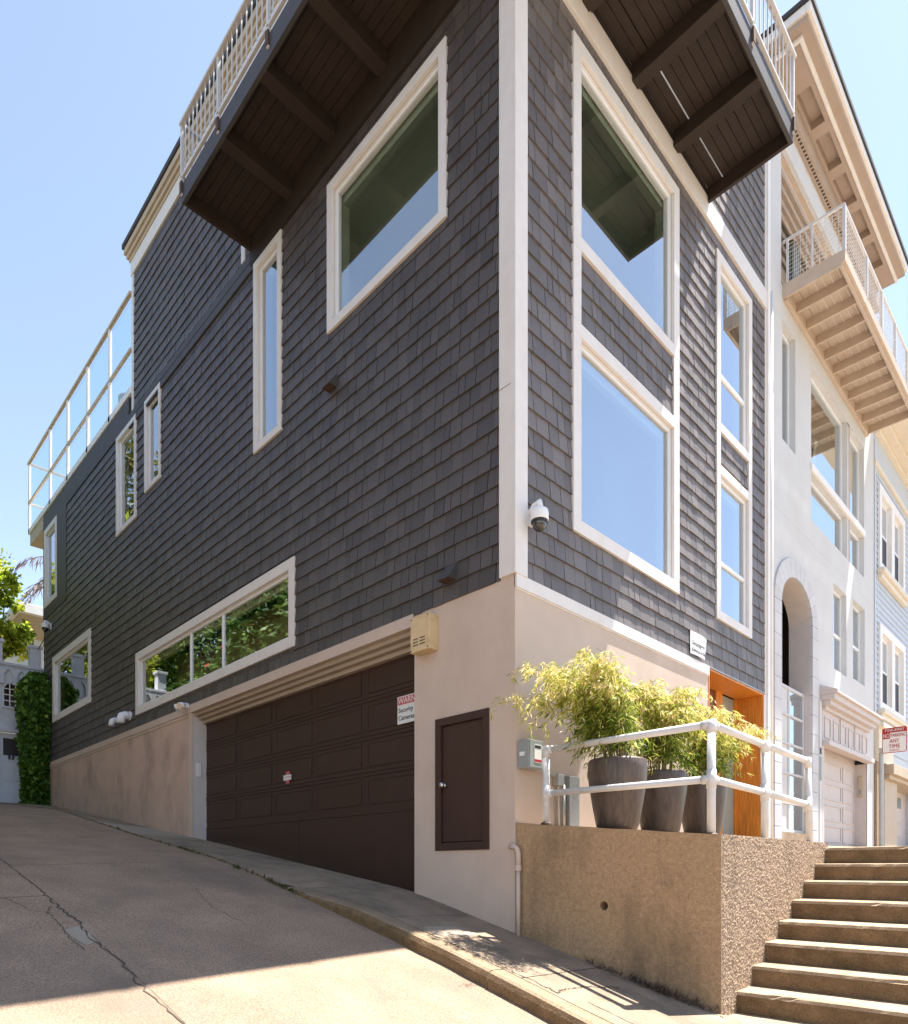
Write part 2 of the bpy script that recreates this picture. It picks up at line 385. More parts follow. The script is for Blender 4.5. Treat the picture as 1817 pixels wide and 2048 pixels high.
ribbon([(-2.05, -3.6), (-1.85, -3.66), (-1.58, -3.65), (-1.3, -3.68), (-.9, -3.66)], .007, seed=5, jit=.012)
ribbon([(-2.42, -3.87), (-2.2, -3.8), (-1.95, -3.75), (-1.85, -3.6)], .006, seed=6, jit=.01)
ribbon([(-2.4, -2.2), (-1.7, -2.35), (-1.1, -2.3)], .006, seed=8, jit=.015)
mbp = MB(); pts = [(-1.40, -3.66), (-1.45, -3.54), (-1.26, -3.52), (-1.05, -3.545), (-1.0, -3.62), (-1.2, -3.655)]
mbp.add([(x, y, road_z(x, y) + .003) for x, y in pts], [tuple(range(6))]); mbp.build('repair_patch', 'walk_pale', road)

# ---------------------------------------------------------------- pavement and kerb
pav = tag(link('pavement', None, None, (0, 0, 0)), kind='structure')
SJ = [-18, -16, -14, -12, -9.3, -7.3, -5.6, -3.7, -2.1, -.6, 1.0, 2.6, 4.6]
for a, b in zip(SJ, SJ[1:]):
    g = .005; nx = max(3, int((b - a) / .25)); mb = MB(); ny = 5; xs = fr(a + g, b - g, nx); vs = []
    for x in xs:
        kw = .17 if x > -2.2 else 0
        y0 = kerb_y(x) + kw + g
        for j in range(ny + 1):
            y = y0 + (.02 - y0) * j / ny; vs.append((x, y, walk_z(x, y)))
    n = ny + 1
    mb.add(vs, [(i * n + j, (i + 1) * n + j, (i + 1) * n + j + 1, i * n + j + 1) for i in range(len(xs) - 1) for j in range(ny)])
    mb.build('slab', 'walk_pale' if a == -9.3 else 'walk', pav, smooth=True)
mbf = MB(); xs = fr(-18, 4.6, 70); vs = []
for x in xs:
    for y in (kerb_y(x) + .01, -.6, .02): vs.append((x, y, walk_z(x, y) - .012))
mbf.add(vs, [(i * 3 + j, (i + 1) * 3 + j, (i + 1) * 3 + j + 1, i * 3 + j + 1) for i in range(70) for j in range(2)]); mbf.build('joint_filler', 'cracks', pav)
mb = MB(); vs = []; xs = fr(-18, -2.2, 40)
for x in xs:
    y = kerb_y(x); vs += [(x, y - .004, road_z(x, y) - .1), (x, y - .004, walk_z(x, y))]
mb.add(vs, [(2 * i, 2 * i + 1, 2 * i + 3, 2 * i + 2) for i in range(40)]); mb.build('pavement_edge', 'kerb', pav)
kerb = tag(link('kerb', None, None, (0, 0, 0)), kind='structure')
for a, b in ((-2.2, .82), (.82, 2.6), (2.6, 4.6)):
    g = .006; mb = MB(); xs = fr(a + g, b - g, max(4, int((b - a) / .12))); vs = []; jr = random.Random(int(a * 100))
    for x in xs:
        y = kerb_y(x); h = walk_z(x, y); zt = h; j = jr.uniform(-.006, .006)
        vs += [(x, y - .025 + j, road_z(x, y) - .08), (x, y - .022 + j, Kz(x) + .6 * kerb_h(x)), (x, y + .0 + j * .6, zt - .012), (x, y + .028, zt + .002), (x, y + .16, walk_z(x, y + .16) + .002), (x, y + .16, zt - .2)]
    n = 6
    fs = [(i * n + j, (i + 1) * n + j, (i + 1) * n + j + 1, i * n + j + 1) for i in range(len(xs) - 1) for j in range(n - 1)]
    fs += [tuple(range(n)), tuple((len(xs) - 1) * n + j for j in range(n))[::-1]]
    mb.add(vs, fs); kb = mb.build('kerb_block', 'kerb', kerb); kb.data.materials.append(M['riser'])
    for p_ in kb.data.polygons: p_.material_index = 1 if (p_.index < (len(xs) - 1) * 5 and p_.index % 5 < 2) else 0  # road-side face gets the shade-darkened brown
ribbon([(.0, -1.12), (.22, -1.10), (.5, -1.08), (.82, -1.07), (1.3, -1.06), (1.27, -.85), (1.31, -.6), (1.4, -.35)], .016, seed=9, zf=walk_z, parent=pav, jit=.02)
ribbon([(1.5, -.95), (2.3, -1.0), (3.0, -.98)], .01, seed=12, zf=walk_z, parent=pav, jit=.012)
ribbon([(-5, -1.15), (-3.6, -1.2), (-2.4, -1.25)], .03, seed=21, zf=road_z, jit=.01)

# weeds and moss along the kerb and the foot of the walls
def leaves(name, P, size, m, parent=None, droop=.3, asp=.35, seed=1, szvar=.4, shade=None, loc=None, dirs=None, two=False):
    rg = np.random.default_rng(seed); P = np.asarray(P, float); n = len(P)
    if dirs is None:
        d = rg.normal(size=(n, 3)); d[:, 2] -= droop * 2.2
    else: d = np.asarray(dirs, float) + rg.normal(size=(n, 3)) * .25
    d /= np.linalg.norm(d, axis=1)[:, None]
    s = np.cross(d, rg.normal(size=(n, 3))); s /= np.linalg.norm(s, axis=1)[:, None]
    nn = np.cross(s, d)
    ln = size * (1 + szvar * rg.uniform(-1, 1, n))[:, None]; wd = ln * asp / 2
    a = P; t = P + d * ln; mid = P + d * ln * .45 - nn * ln * .06
    V = np.stack([a, mid + s * wd, t, mid - s * wd], 1).reshape(-1, 3)
    org = Vector(loc) if loc is not None else (ORG.get(parent.name, Vector()) if parent else Vector())
    V = V - np.array(org)
    me = bpy.data.meshes.new(name)
    me.vertices.add(4 * n); me.vertices.foreach_set('co', V.ravel())
    me.loops.add(4 * n); me.loops.foreach_set('vertex_index', np.arange(4 * n, dtype=np.int32))
    me.polygons.add(n); me.polygons.foreach_set('loop_start', np.arange(0, 4 * n, 4, dtype=np.int32))
    me.polygons.foreach_set('loop_total', np.full(n, 4, np.int32)); me.update(calc_edges=True); me.validate()
    sh = rg.uniform(0, 1, n) if shade is None else np.clip(shade, 0, 1)
    at = me.attributes.new('shade', 'FLOAT', 'FACE'); at.data.foreach_set('value', sh.astype(np.float32))
    me.materials.append(M[m]); return link(name, me, parent, org)
rg = np.random.default_rng(4)
P = []
for x in rg.uniform(-5.5, -1.2, 500):
    if math.sin(x * 5) + math.sin(x * 2.3 + 1) > .4: P.append((x, kerb_y(x) - .02 + rg.normal() * .02, road_z(x, kerb_y(x)) + .003))
for x in rg.uniform(-9, -1.6, 150): P.append((x, kerb_y(x) - .01, road_z(x, kerb_y(x)) + .003))
tag(leaves('kerb_weeds', P, .045, 'moss', droop=-.5, asp=.4, seed=5), 'low green weeds and moss in the gutter seam', 'weeds', kind='stuff')
P = []
for x in np.concatenate([rg.uniform(.9, 2.1, 260), rg.uniform(1.35, 1.9, 160)]): P.append((x, -.02 - abs(rg.normal()) * .035, walk_z(x, 0) + .004))
tag(leaves('dry_grass', P, .07, 'palm', droop=-.35, asp=.12, seed=6), 'dry brown grass along the foot of the retaining wall', 'grass', kind='stuff')

# utility cover on the pavement
cov = thing('utility_cover', 'small concrete utility cover set in the pavement near the building corner', 'cover', (-.09, -.83, walk_z(-.09, -.83)))
def flat(pts, zoff, thick, name, m, parent):
    mb = MB(); n = len(pts); vs = [(x, y, walk_z(x, y) + zoff) for x, y in pts] + [(x, y, walk_z(x, y) + zoff - thick) for x, y in pts]
    mb.add(vs, [tuple(range(n))] + [(i, n + i, n + (i + 1) % n, (i + 1) % n) for i in range(n)]); return mb.build(name, m, parent)
def rrect(cx, cy, a, b, r, n=5):
    out = []
    for sx, sy, t0 in ((1, 1, 0), (-1, 1, 90), (-1, -1, 180), (1, -1, 270)):
        for i in range(n + 1):
            t = R(t0 + 90 * i / n); out.append((cx + sx * (a - r) + r * math.cos(t), cy + sy * (b - r) + r * math.sin(t)))
    return out
flat(rrect(-.09, -.83, .19, .28, .09), .006, .03, 'rim', 'walk', cov)
flat(rrect(-.09, -.83, .14, .225, .06), .010, .03, 'lid', 'walk_pale', cov)

# ================================================================= the dark shingled house
house = thing('shingled_house', 'dark grey shingled corner house with white window frames above a pale stucco garage floor', 'house', (0, 0, 0))
X0, XU, YE = -17.35, -10.43, 6.53       # far end, end of the upper storey, right end
ZT = 4.54                               # top of the stucco
# windows: outer casing rectangles (t0, t1, z0, z1) and casing width
WL = {'big': (-3.24, -.953, 8.76, 10.74, .12), 'tall': (-5.24, -4.42, 8.03, 10.97, .11),
      'smallr': (-9.72, -8.91, 9.20, 11.05, .09), 'smalll': (-11.37, -10.19, 8.90, 11.05, .10),
      'strip': (-10.2, -4.06, 4.78, 6.06, .15), 'low': (-16.36, -13.13, 5.58, 7.35, .17), 'corner': (-17.2, -15.98, 8.92, 11.1, .14)}
WR = {'A': (.95, 3.41, 8.47, 10.80, .15), 'B': (.95, 3.41, 5.32, 7.655, .15),
      'C': (4.59, 5.90, 8.13, 10.79, .13), 'D': (4.59, 5.90, 5.316, 7.63, .13)}
def hole(wd, i=.012):
    a, b, c, d, k = wd; return (a + k, b - k, c + k, d - k)
holesL = [hole(v) for v in WL.values()]; holesR = [hole(v) for v in WR.values()]
mb = MB()
grid_wall(mb, 'L', X0, XU, ZT - .08, 11.6, holesL); grid_wall(mb, 'L', XU, 0, ZT - .08, 14.6, holesL)
grid_wall(mb, 'R', 0, YE, ZT - .2, 14.6, holesR + [(4.35, 6.43, 2, 4.53)])
mb.quad((XU, 0, 11.5), (XU, YE, 11.5), (XU, YE, 14.6), (XU, 0, 14.6)); mb.quad((X0, 0, 3), (X0, YE, 3), (X0, YE, 11.6), (X0, 0, 11.6))
mb.quad((X0, YE, 3), (0, YE, 3), (0, YE, 11.6), (X0, YE, 11.6)); mb.quad((XU, YE, 11.6), (0, YE, 11.6), (0, YE, 14.6), (XU, YE, 14.6))
mb.build('wall', 'shingle_back', house)
roof = MB(); roof.box((XU, .02, 14.58), (-.02, YE, 14.70)); roof.build('roof', 'roof', house)
roof = MB(); roof.box((X0, .02, 11.55), (XU, YE, 11.68)); roof.build('roof_terrace', 'roof', house)

# shingles, one by one
EXPO = .1972
def shingle_rows(side, t0, t1, z0, z1, holes, seed, skip_rows=()):
    r = random.Random(seed); out = []; z = z0; row = 0
    while z < z1 - .03:
        t = t0 - r.uniform(0, .15); zt = min(z + EXPO, z1)
        while t < t1:
            wd = r.choice((.10, .13, .15, .17, .19, .22, .25)) * r.uniform(.92, 1.08)
            a, b = max(t, t0), min(t + wd - r.choice((.005, .007, .010)), t1); t += wd
            if b - a < .03: continue
            segs = [(a, b, z + r.uniform(-.006, .003), zt)]
            for h in holes:
                nx = []
                for (p, q, c, d) in segs:
                    if q <= h[0] or p >= h[1] or d <= h[2] or c >= h[3]: nx.append((p, q, c, d)); continue
                    if p < h[0]: nx.append((p, h[0], c, d))
                    if q > h[1]: nx.append((h[1], q, c, d))
                    m0, m1 = max(p, h[0]), min(q, h[1])
                    if c < h[2] - .01: nx.append((m0, m1, c, h[2]))
                    if d > h[3] + .01: nx.append((m0, m1, h[3], d))
                segs = nx
            for s_ in segs:
                if s_[1] - s_[0] > .012: out.append((*s_, r.random() ** 1.0, r.uniform(.9, 1.25), r.uniform(-.003, .003)))
        z += EXPO; row += 1
    return out
def shingle_geo(mb, side, s):
    a, b, c, d, sh, th, tw = s
    full = d - c; ot, ob = .006, .004 + .021 * th * max(.35, full / EXPO); e = .02
    P = lambda t, o, z: FP(side, t, o, z)
    k = .0015
    v = [P(a, .001, c), P(b, .001, c), P(b, ob + tw, c), P(a, ob, c), P(a, .0, d + e), P(b, .0, d + e), P(b, ot, d + e), P(a, ot, d + e)]
    if side == 'R': v = [v[1], v[0], v[3], v[2], v[5], v[4], v[7], v[6]]
    mb.add(v, [(0, 1, 2, 3), (3, 2, 6, 7), (0, 3, 7, 4), (2, 1, 5, 6)], sh)
cas = lambda wd: (wd[0] + .02, wd[1] - .02, wd[2] + .02, wd[3] - .02)
HL = [cas(v) for v in WL.values()] + [(-15.1 - 2.5, -15.1, 8.6, 11.7), (-15.12, -10.45, 11.05, 11.7), (-10.6, -5.3, 10.92, 11.21), (-5.3, 0, 10.99, 11.25)]
HR = [cas(v) for v in WR.values()] + [(.95, 1.1, 7.6, 8.5), (3.27, 3.42, 7.6, 8.5), (4.59, 4.74, 7.6, 8.2), (5.75, 5.9, 7.6, 8.2), (-.1, 6.6, 11.02, 11.3)]
sL = shingle_rows('L', X0 + .04, -.175, ZT - .01, 11.6, HL, 3) + shingle_rows('L', XU + .09, -.175, 11.62 - .02, 14.05, HL, 4)
sR = shingle_rows('R', .155, YE - .06, ZT - .01, 11.0, HR, 5) + shingle_rows('R', .155, YE - .06, 11.3, 14.2, HR, 6)
F_ = Vector((-.709, .705)); 
def depth(side, s):
    p = FP(side, (s[0] + s[1]) / 2, 0, (s[2] + s[3]) / 2); d = Vector((p[0] - EYE.x, p[1] - EYE.y)).dot(F_)
    return d / math.sqrt(max((s[1] - s[0]) * (s[3] - s[2]), 1e-4)) + (1e3 if p[2] > 10.6 or (side == 'R' and .9 < p[1] < 3.4 and p[2] > 11) else 0)
alls = sorted([('L', s) for s in sL] + [('R', s) for s in sR], key=lambda q: depth(*q))
for side, s in alls[:300]:
    mb = MB(); shingle_geo(mb, side, s)
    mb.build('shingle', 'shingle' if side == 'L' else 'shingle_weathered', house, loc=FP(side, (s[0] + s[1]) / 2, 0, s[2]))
mb = MB(); mi = []
for side, s in alls[300:]:
    k = len(mb.f); shingle_geo(mb, side, s); mi += [0 if side == 'L' else 1] * (len(mb.f) - k)
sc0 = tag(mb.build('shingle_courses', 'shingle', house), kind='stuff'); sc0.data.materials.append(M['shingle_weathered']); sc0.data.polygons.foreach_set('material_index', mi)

# corner boards, bands, trims
mb = MB(); mb.box((-.174, -.044, 4.545), (.0, .0, 14.0)); mb.box((.0, -.044, 4.545), (.044, .152, 14.0)); mb.build('corner_board', 'trim', house, bevel=.004)
mb = MB(); mb.box((-.02, -.0455, 6.44), (-.172, -.0445, 6.446)); mb.build('board_joint', 'darktrim', house)
# stucco ground floor
gar = (-7.0, -1.5, 1.0, 4.40)
mb = MB()
def foot(x): return Fz(x) - .15
def strip_wall(mb, x0, x1, zt, holes=(), o=.012):
    n = max(1, int((x1 - x0) / .4)); xs = fr(x0, x1, n)
    for a, b in zip(xs, xs[1:]): mb.quad((a, -o, foot(a)), (b, -o, foot(b)), (b, -o, zt), (a, -o, zt))
hx = (-1.138, -.33, 1.80, 3.265)
low = MB(); strip_wall(low, X0, -7.62, 4.375); low.build('stucco_wall', 'stucco_low', house)
pil = MB(); strip_wall(pil, -1.5, hx[0], 4.545); strip_wall(pil, hx[1], .012, 4.545); strip_wall(pil, hx[0], hx[1], hx[2])
pil.quad((hx[0], -.012, hx[3]), (hx[1], -.012, hx[3]), (hx[1], -.012, 4.545), (hx[0], -.012, 4.545))
pil.quad((.012, -.012, .3), (.012, 4.35, .3), (.012, 4.35, 4.415), (.012, -.012, 4.415))
pil.quad((-1.5, -.012, 1.0), (-1.5, .5, 1.0), (-1.5, .5, 4.4), (-1.5, -.012, 4.4))
pil.build('stucco_wall', 'stucco', house)
mb = MB(); mb.box((.0, -.012, 4.415), (.034, 4.35, 4.548)); mb.box((.0, .0, 4.40), (.022, 4.35, 4.4145)); mb.build('stucco_band', 'trim', house, bevel=.003)
mb = MB(); mb.box((X0, -.036, 4.40), (-7.62, .0, 4.53)); mb.box((X0, -.024, 4.345), (-7.62, .0, 4.398)); mb.build('stucco_band', 'stucco', house, bevel=.003)
mb = MB(); mb.box((-7.62, -.034, 4.402), (-1.5, .3, 4.548)); mb.build('garage_lintel', 'stucco', house, bevel=.003)
mb = MB(); mb.box((-7.62, -.034, 1.9), (-7.52, .02, 4.40)); mb.build('garage_jamb', 'stucco', house, bevel=.004)
mb = MB(); mb.box((-7.52, .04, 4.345), (-1.5, .3, 4.40)); mb.box((-7.52, .11, 4.29), (-1.5, .3, 4.343)); mb.box((-7.52, .18, 4.23), (-1.5, .3, 4.288)); mb.build('garage_head_moulding', 'tan_trim', house, bevel=.004)
mb = MB(); mb.box((-7.62, .021, 1.9), (-7.52, .3, 4.40)); mb.build('garage_jamb_return', 'nmauve', house)
# pale board joint above the door
# garage door
gd = MB(); yo = .262
gd.box((-7.75, yo, .8), (-1.4, yo + .05, 4.34)); gdo = gd.build('garage_door', 'garage', house)
cols = [-7.62, -6.336, -5.154, -4.0, -2.811, -1.55]; rows = [(3.90, 4.23), (3.405, 3.765), (2.935, 3.27), (2.445, 2.79)]
for (z0, z1) in rows:
    for a, b in zip(cols, cols[1:]):
        a += .06; b -= .06; mb = MB(); k = .035
        # stepped moulding frame with a flat field set back inside it
        y1 = yo - .011
        for (p, q, r_, s_) in ((a, b, z0, z0 + k), (a, b, z1 - k, z1), (a, a + k, z0 + k, z1 - k), (b - k, b, z0 + k, z1 - k)):
            mb.box((p, y1, r_), (q, yo, s_))
        mb.box((a + k, yo - .004, z0 + k), (b - k, yo, z1 - k))
        mb.build('panel', 'garage', gdo, bevel=.006)
mb = MB()
for z in (3.835, 3.335, 2.86): mb.box((-7.6, yo - .012, z - .045), (-1.5, yo, z - .004)); mb.box((-7.6, yo - .012, z + .004), (-1.5, yo, z + .045))
mb.build('section_rail', 'garage', gdo, bevel=.006)
mb = MB(); mb.box((-7.6, yo - .014, 2.315), (-1.5, yo, 2.345)); mb.box((-7.6, yo - .008, .8), (-4.4, yo, 2.31)); mb.box((-4.39, yo - .008, .8), (-1.5, yo, 2.31)); mb.build('bottom_board', 'garage', gdo)
# utility hatch beside the corner
ht = MB(); a, b, c, d = hx; k = .085
for q in ((a, b, d - k, d), (a, b, c, c + k), (a, a + k, c + k, d - k), (b - k, b, c + k, d - k)): ht.box((q[0], -.028, q[2]), (q[1], .04, q[3]))
hto = ht.build('utility_door', 'garage', house, bevel=.004)
mb = MB(); mb.box((a + k + .006, .006, c + k + .006), (b - k - .006, .03, d - k - .006)); mb.box((a + k + .02, -.004, c + k + .012), (b - k - .02, .006, c + k + .05)); mb.build('door_leaf', 'garage', hto, bevel=.004)
mb = MB(); mb.tube([(a + .14, .006, 2.52), (a + .14, -.03, 2.52)], .022, 12); mb.lathe((0, 0, 0), [(0, 0)]) if False else None
mb.tube([(a + .14, -.03, 2.52), (a + .14, -.045, 2.52), (a + .14, -.065, 2.52), (a + .14, -.082, 2.52)], [.014, .03, .032, .018], 14); mb.build('knob', 'steel', hto, smooth=True)

# ---- windows
def window(side, wd, parent, casing='trim', bars=(), vbars=(), pane='pane', depth=.34, o_out=.042, sashw=.036, jamb='roomlight', back='room', blind=None, rec=.016, backd=None, name='window', sill=False, jd=None):
    a, b, c, d, k = wd; mb = MB()
    if k > 0:
        fbox(mb, side, a, b, .0, o_out, d - k, d); fbox(mb, side, a, b, .0, o_out, c, c + k)
        fbox(mb, side, a, a + k, .0, o_out, c + k, d - k); fbox(mb, side, b - k, b, .0, o_out, c + k, d - k)
    i0, i1, j0, j1 = a + k, b - k, c + k, d - k
    # reveal lining
    L = .014
    for q in ((i0, i1, j1 - L, j1), (i0, i1, j0, j0 + L), (i0, i0 + L, j0 + L, j1 - L), (i1 - L, i1, j0 + L, j1 - L)):
        fbox(mb, side, q[0], q[1], -rec - .06, .0 if k > 0 else -.001, q[2], q[3])
    wo_ = mb.build(name, casing, parent, bevel=.003)
    f = MB(); s = sashw; e = L
    A, B, Cc, D = i0 + e, i1 - e, j0 + e, j1 - e
    for q in ((A, B, D - s, D), (A, B, Cc, Cc + s), (A, A + s, Cc + s, D - s), (B - s, B, Cc + s, D - s)):
        fbox(f, side, q[0], q[1], -rec - .045, -rec, q[2], q[3])
    for vb in vbars: fbox(f, side, vb - .022, vb + .022, -rec - .043, -rec + .004, Cc + s, D - s)
    for zb in bars: fbox(f, side, A + s, B - s, -rec - .043, -rec + .006, zb - .028, zb + .028)
    f.build('sash', 'sash', wo_, bevel=.003)
    tsp = [A + s, *vbars, B - s]; zsp = [Cc + s, *bars, D - s]
    for t0, t1 in zip(tsp, tsp[1:]):
        for z0, z1 in zip(zsp, zsp[1:]):
            p = MB(); o_ = -rec - .022
            q = [FP(side, t0, o_, z0), FP(side, t1, o_, z0), FP(side, t1, o_, z1), FP(side, t0, o_, z1)]
            p.quad(*q); p.build('pane', pane, wo_)
    # lining of the room opening behind the glass
    r_ = MB(); o0 = -rec - .062; dd = o0 - (jd or depth * .45)
    for q in ((i0, i1, j1, j1 + .012), (i0, i1, j0 - .012, j0), (i0 - .012, i0, j0, j1), (i1, i1 + .012, j0, j1)):
        fbox(r_, side, q[0], q[1], dd, o0, q[2], q[3])
    fbox(r_, side, i0, i1, dd + .05, o0 - .035, j1 - .13, j1 - .004); fbox(r_, side, i0 + .001, i0 + .05, dd + .05, o0 - .03, j0, j1 - .14); fbox(r_, side, i1 - .05, i1 - .001, dd + .05, o0 - .03, j0, j1 - .14)
    r_.build('inner_jamb', jamb, wo_)
    if back:
        bk = MB(); D0 = backd or (depth + .5)
        fbox(bk, side, i0 - .3, i1 + .3, -D0 - .01, -D0, j0 - .3, j1 + .3)
        bk.build('room_wall', back, wo_)
    if blind:
        bl = MB(); z0 = j1 - (j1 - j0) * blind; fbox(bl, side, i0 + .06, i1 - .06, o0 - .05, o0 - .04, z0, j1); bl.build('blind', 'blind', wo_)
    return wo_
window('L', WL['big'], house, jd=.17, back=None); window('L', WL['tall'], house, pane='pane_blue')
window('L', WL['smallr'], house); window('L', WL['smalll'], house)
window('L', WL['strip'], house, vbars=(-7.64, -6.38)); window('L', WL['low'], house); window('L', WL['corner'], house)
window('R', WR['A'], house, jd=.17, back=None); window('R', WR['B'], house, pane='pane_blue', back='blind', backd=.55)
window('R', WR['C'], house, bars=(9.05,), pane='pane_blue'); window('R', WR['D'], house, bars=(6.22,), pane='pane_blue', back='blind', backd=.5)
mb = MB(); a, b, z0, z1 = -4.1, 4.2, 8.2, 10.68       # the room behind the two large upper windows
mb.quad((a, .08, z1), (-.08, .08, z1), (-.08, b, z1), (a, b, z1)); mb.quad((a, .08, z0), (-.08, .08, z0), (-.08, b, z0), (a, b, z0)); mb.quad((a, .08, z0), (a, b, z0), (a, b, z1), (a, .08, z1)); mb.quad((a, b, z0), (-.08, b, z0), (-.08, b, z1), (a, b, z1))
mb.build('corner_room', 'roomlight', house)
mb = MB()     # side casings run on between the stacked windows
for a, b in ((.95, 1.10), (3.26, 3.41)): mb = MB(); fbox(mb, 'R', a, b, 0, .040, 7.658, 8.467); mb.build('casing_board', 'trim', house)
for a, b in ((4.59, 4.72), (5.77, 5.90)): mb = MB(); fbox(mb, 'R', a, b, 0, .040, 7.633, 8.127); mb.build('casing_board', 'trim', house)

# band under the balcony and end trims
mb = MB(); fbox(mb, 'R', .16, YE, 0, .05, 11.0, 11.30); mb.build('band_board', 'trim', house, bevel=.004)
mb = MB(); fbox(mb, 'R', YE - .055, YE + .0, 0, .03, 4.53, 10.998); fbox(mb, 'R', YE - .055, YE, 0, .03, 11.302, 14.1); mb.build('end_board', 'trim', house)
mb = MB(); fbox(mb, 'L', -10.6, -5.25, 0, .04, 10.92, 11.20); fbox(mb, 'L', -10.2, -5.3, .04, .046, 11.06, 11.066); mb.build('band_board', 'darktrim', house, bevel=.003)
mb = MB(); fbox(mb, 'L', -15.08, -10.62, 0, .03, 11.06, 11.58); 
for q in ((X0, -17.19, 8.62, 11.58), (-15.99, -15.1, 8.62, 11.58), (-17.189, -15.991, 8.62, 8.93), (-17.189, -15.991, 11.09, 11.58)): fbox(mb, 'L', q[0], q[1], 0, .022, q[2], q[3])
fbox(mb, 'L', -15.3, -15.12, .022, .03, 8.62, 11.05); mb.build('smooth_panel', 'darktrim', house)
mb = MB(); fbox(mb, 'L', XU - .02, XU + .09, 0, .03, 11.22, 14.05); mb.build('end_board', 'trim', house)
mb = MB(); fbox(mb, 'L', -5.62, -5.5, 0, .045, 11.215, 11.5); mb.build('trim_block', 'white', house)
# cornice: frieze and stepped mouldings
mb = MB(); fbox(mb, 'L', XU - .05, -.0, 0, .04, 14.06, 14.36); mb.build('frieze', 'trim', house, bevel=.004)
for o0, z0, z1, m in ((.06, 14.36, 14.43, 'cream'), (.10, 14.43, 14.52, 'cream'), (.14, 14.52, 14.64, 'cream'), (.17, 14.64, 14.74, 'roof')):
    mb = MB(); fbox(mb, 'L', XU - .02 - o0, o0, -.3, o0, z0, z1); fbox(mb, 'R', .302, YE, -.3, o0 * .6, z0, z1); mb.build('cornice_moulding', m, house, bevel=.006)
mb = MB(); fbox(mb, 'R', 0, YE, 0, .04, 14.06, 14.36); mb.build('frieze', 'trim', house)

# wooden entry alcove
al = MB(); fbox(al, 'R', 4.35, 6.43, -.42, .02, 4.50, 4.535); fbox(al, 'R', 6.40, 6.43, -.42, .02, 1.9, 4.498); fbox(al, 'R', 4.35, 4.38, -.42, .02, 1.9, 4.498)
alo = al.build('entry_alcove', 'orange', house)
mb = MB(); fbox(mb, 'R', 4.38, 5.56, -.47, -.43, 1.9, 4.50); mb.build('entry_door', 'reddoor', alo)
mb = MB(); fbox(mb, 'R', 5.56, 5.80, -.47, -.40, 1.9, 4.50); fbox(mb, 'R', 6.33, 6.40, -.47, -.41, 1.9, 4.50); mb.build('door_post', 'orange', alo, bevel=.004)
mb = MB(); fbox(mb, 'R', 5.80, 6.33, -.455, -.445, 1.9, 4.49); mb.build('frosted_sidelight', 'frost', alo)
mb = MB(); fbox(mb, 'R', 4.34, YE - .056, .0, .03, 4.535, 4.55); mb.build('alcove_flashing', 'galv', house)
mb = MB(); fbox(mb, 'R', 6.43, YE, -.2, .032, 1.6, 4.52); mb.build('end_board', 'trim', house)

# ---- wrap balcony
ZB = 11.22; YO, XO, XE, YB = -1.115, 1.195, -5.33, 4.30
bal = link('balcony', None, house, (0, 0, ZB))
T = .07
mb = MB(); mb.box((XE, YO, ZB), (XO, YO + .05, ZB + .27)); mb.build('fascia', 'darktrim', bal, bevel=.004)
mb = MB(); mb.box((XO - .05, YO + .051, ZB), (XO, YB, ZB + .27)); mb.build('fascia', 'darktrim', bal, bevel=.004)
for x in (XE, -4.22, -3.16, -2.1, -1.05):
    mb = MB(); mb.box((x, YO + .051, ZB + .002), (x + (.05 if x == XE else .16), -.05, ZB + .20)); mb.build('joist', 'deckwood', bal, bevel=.004)
    if x != XE: mb = MB(); mb.box((x - .05, YO + .051, ZB + .05), (x - .012, -.05, ZB + .20)); mb.build('joist', 'deckwood', bal)
for y in (YB - .05, 3.21, 2.16, 1.1):
    mb = MB(); mb.box((.05, y, ZB + .002), (XO - .051, y + (.05 if y > 4 else .13), ZB + .20)); mb.build('joist', 'deckwood', bal, bevel=.004)
    if y < 4: mb = MB(); mb.box((.05, y + .15, ZB + .05), (XO - .051, y + .19, ZB + .20)); mb.build('joist', 'deckwood', bal)
mb = MB(); mb.box((XE, -.049, ZB - .24), (.0, -.001, ZB + .19)); mb.build('ledger', 'deckwood', bal)
mb = MB(); mb.box((.0, .0, ZB + .085), (.045, YB, ZB + .19)); mb.build('ledger', 'deckwood', bal)
bw = .112
for i in range(10):
    y = YO + .055 + i * bw; mb = MB(); mb.box((XE, y, ZB + .203), (XO - .056, y + bw - .008, ZB + .235)); mb.build('deck_board', 'deckwood', bal)
for i in range(10):
    x = .05 + i * bw; g = .016 if i == 1 else .008
    mb = MB(); mb.box((x, .01, ZB + .203), (min(x + bw - g, XO - .055), YB, ZB + .235)); mb.build('deck_board', 'deckwood', bal)
mb = MB(); mb.box((XE, YO + .06, ZB + .237), (.0, -.01, ZB + .25)); mb.box((.0, YO + .06, ZB + .237), (XO - .06, .0, ZB + .25)); mb.box((.05, .011, ZB + .237), (XO - .06, 2.2, ZB + .25))
mb.box((.05, 2.21, ZB + .237), (.255, YB, ZB + .25)); mb.box((.30, 2.21, ZB + .237), (XO - .06, YB, ZB + .25)); tag(mb.build('light_stop_sheet', 'deckwood', bal), kind='stuff')  # added sheet, keeps sun out of the board gaps except one slit
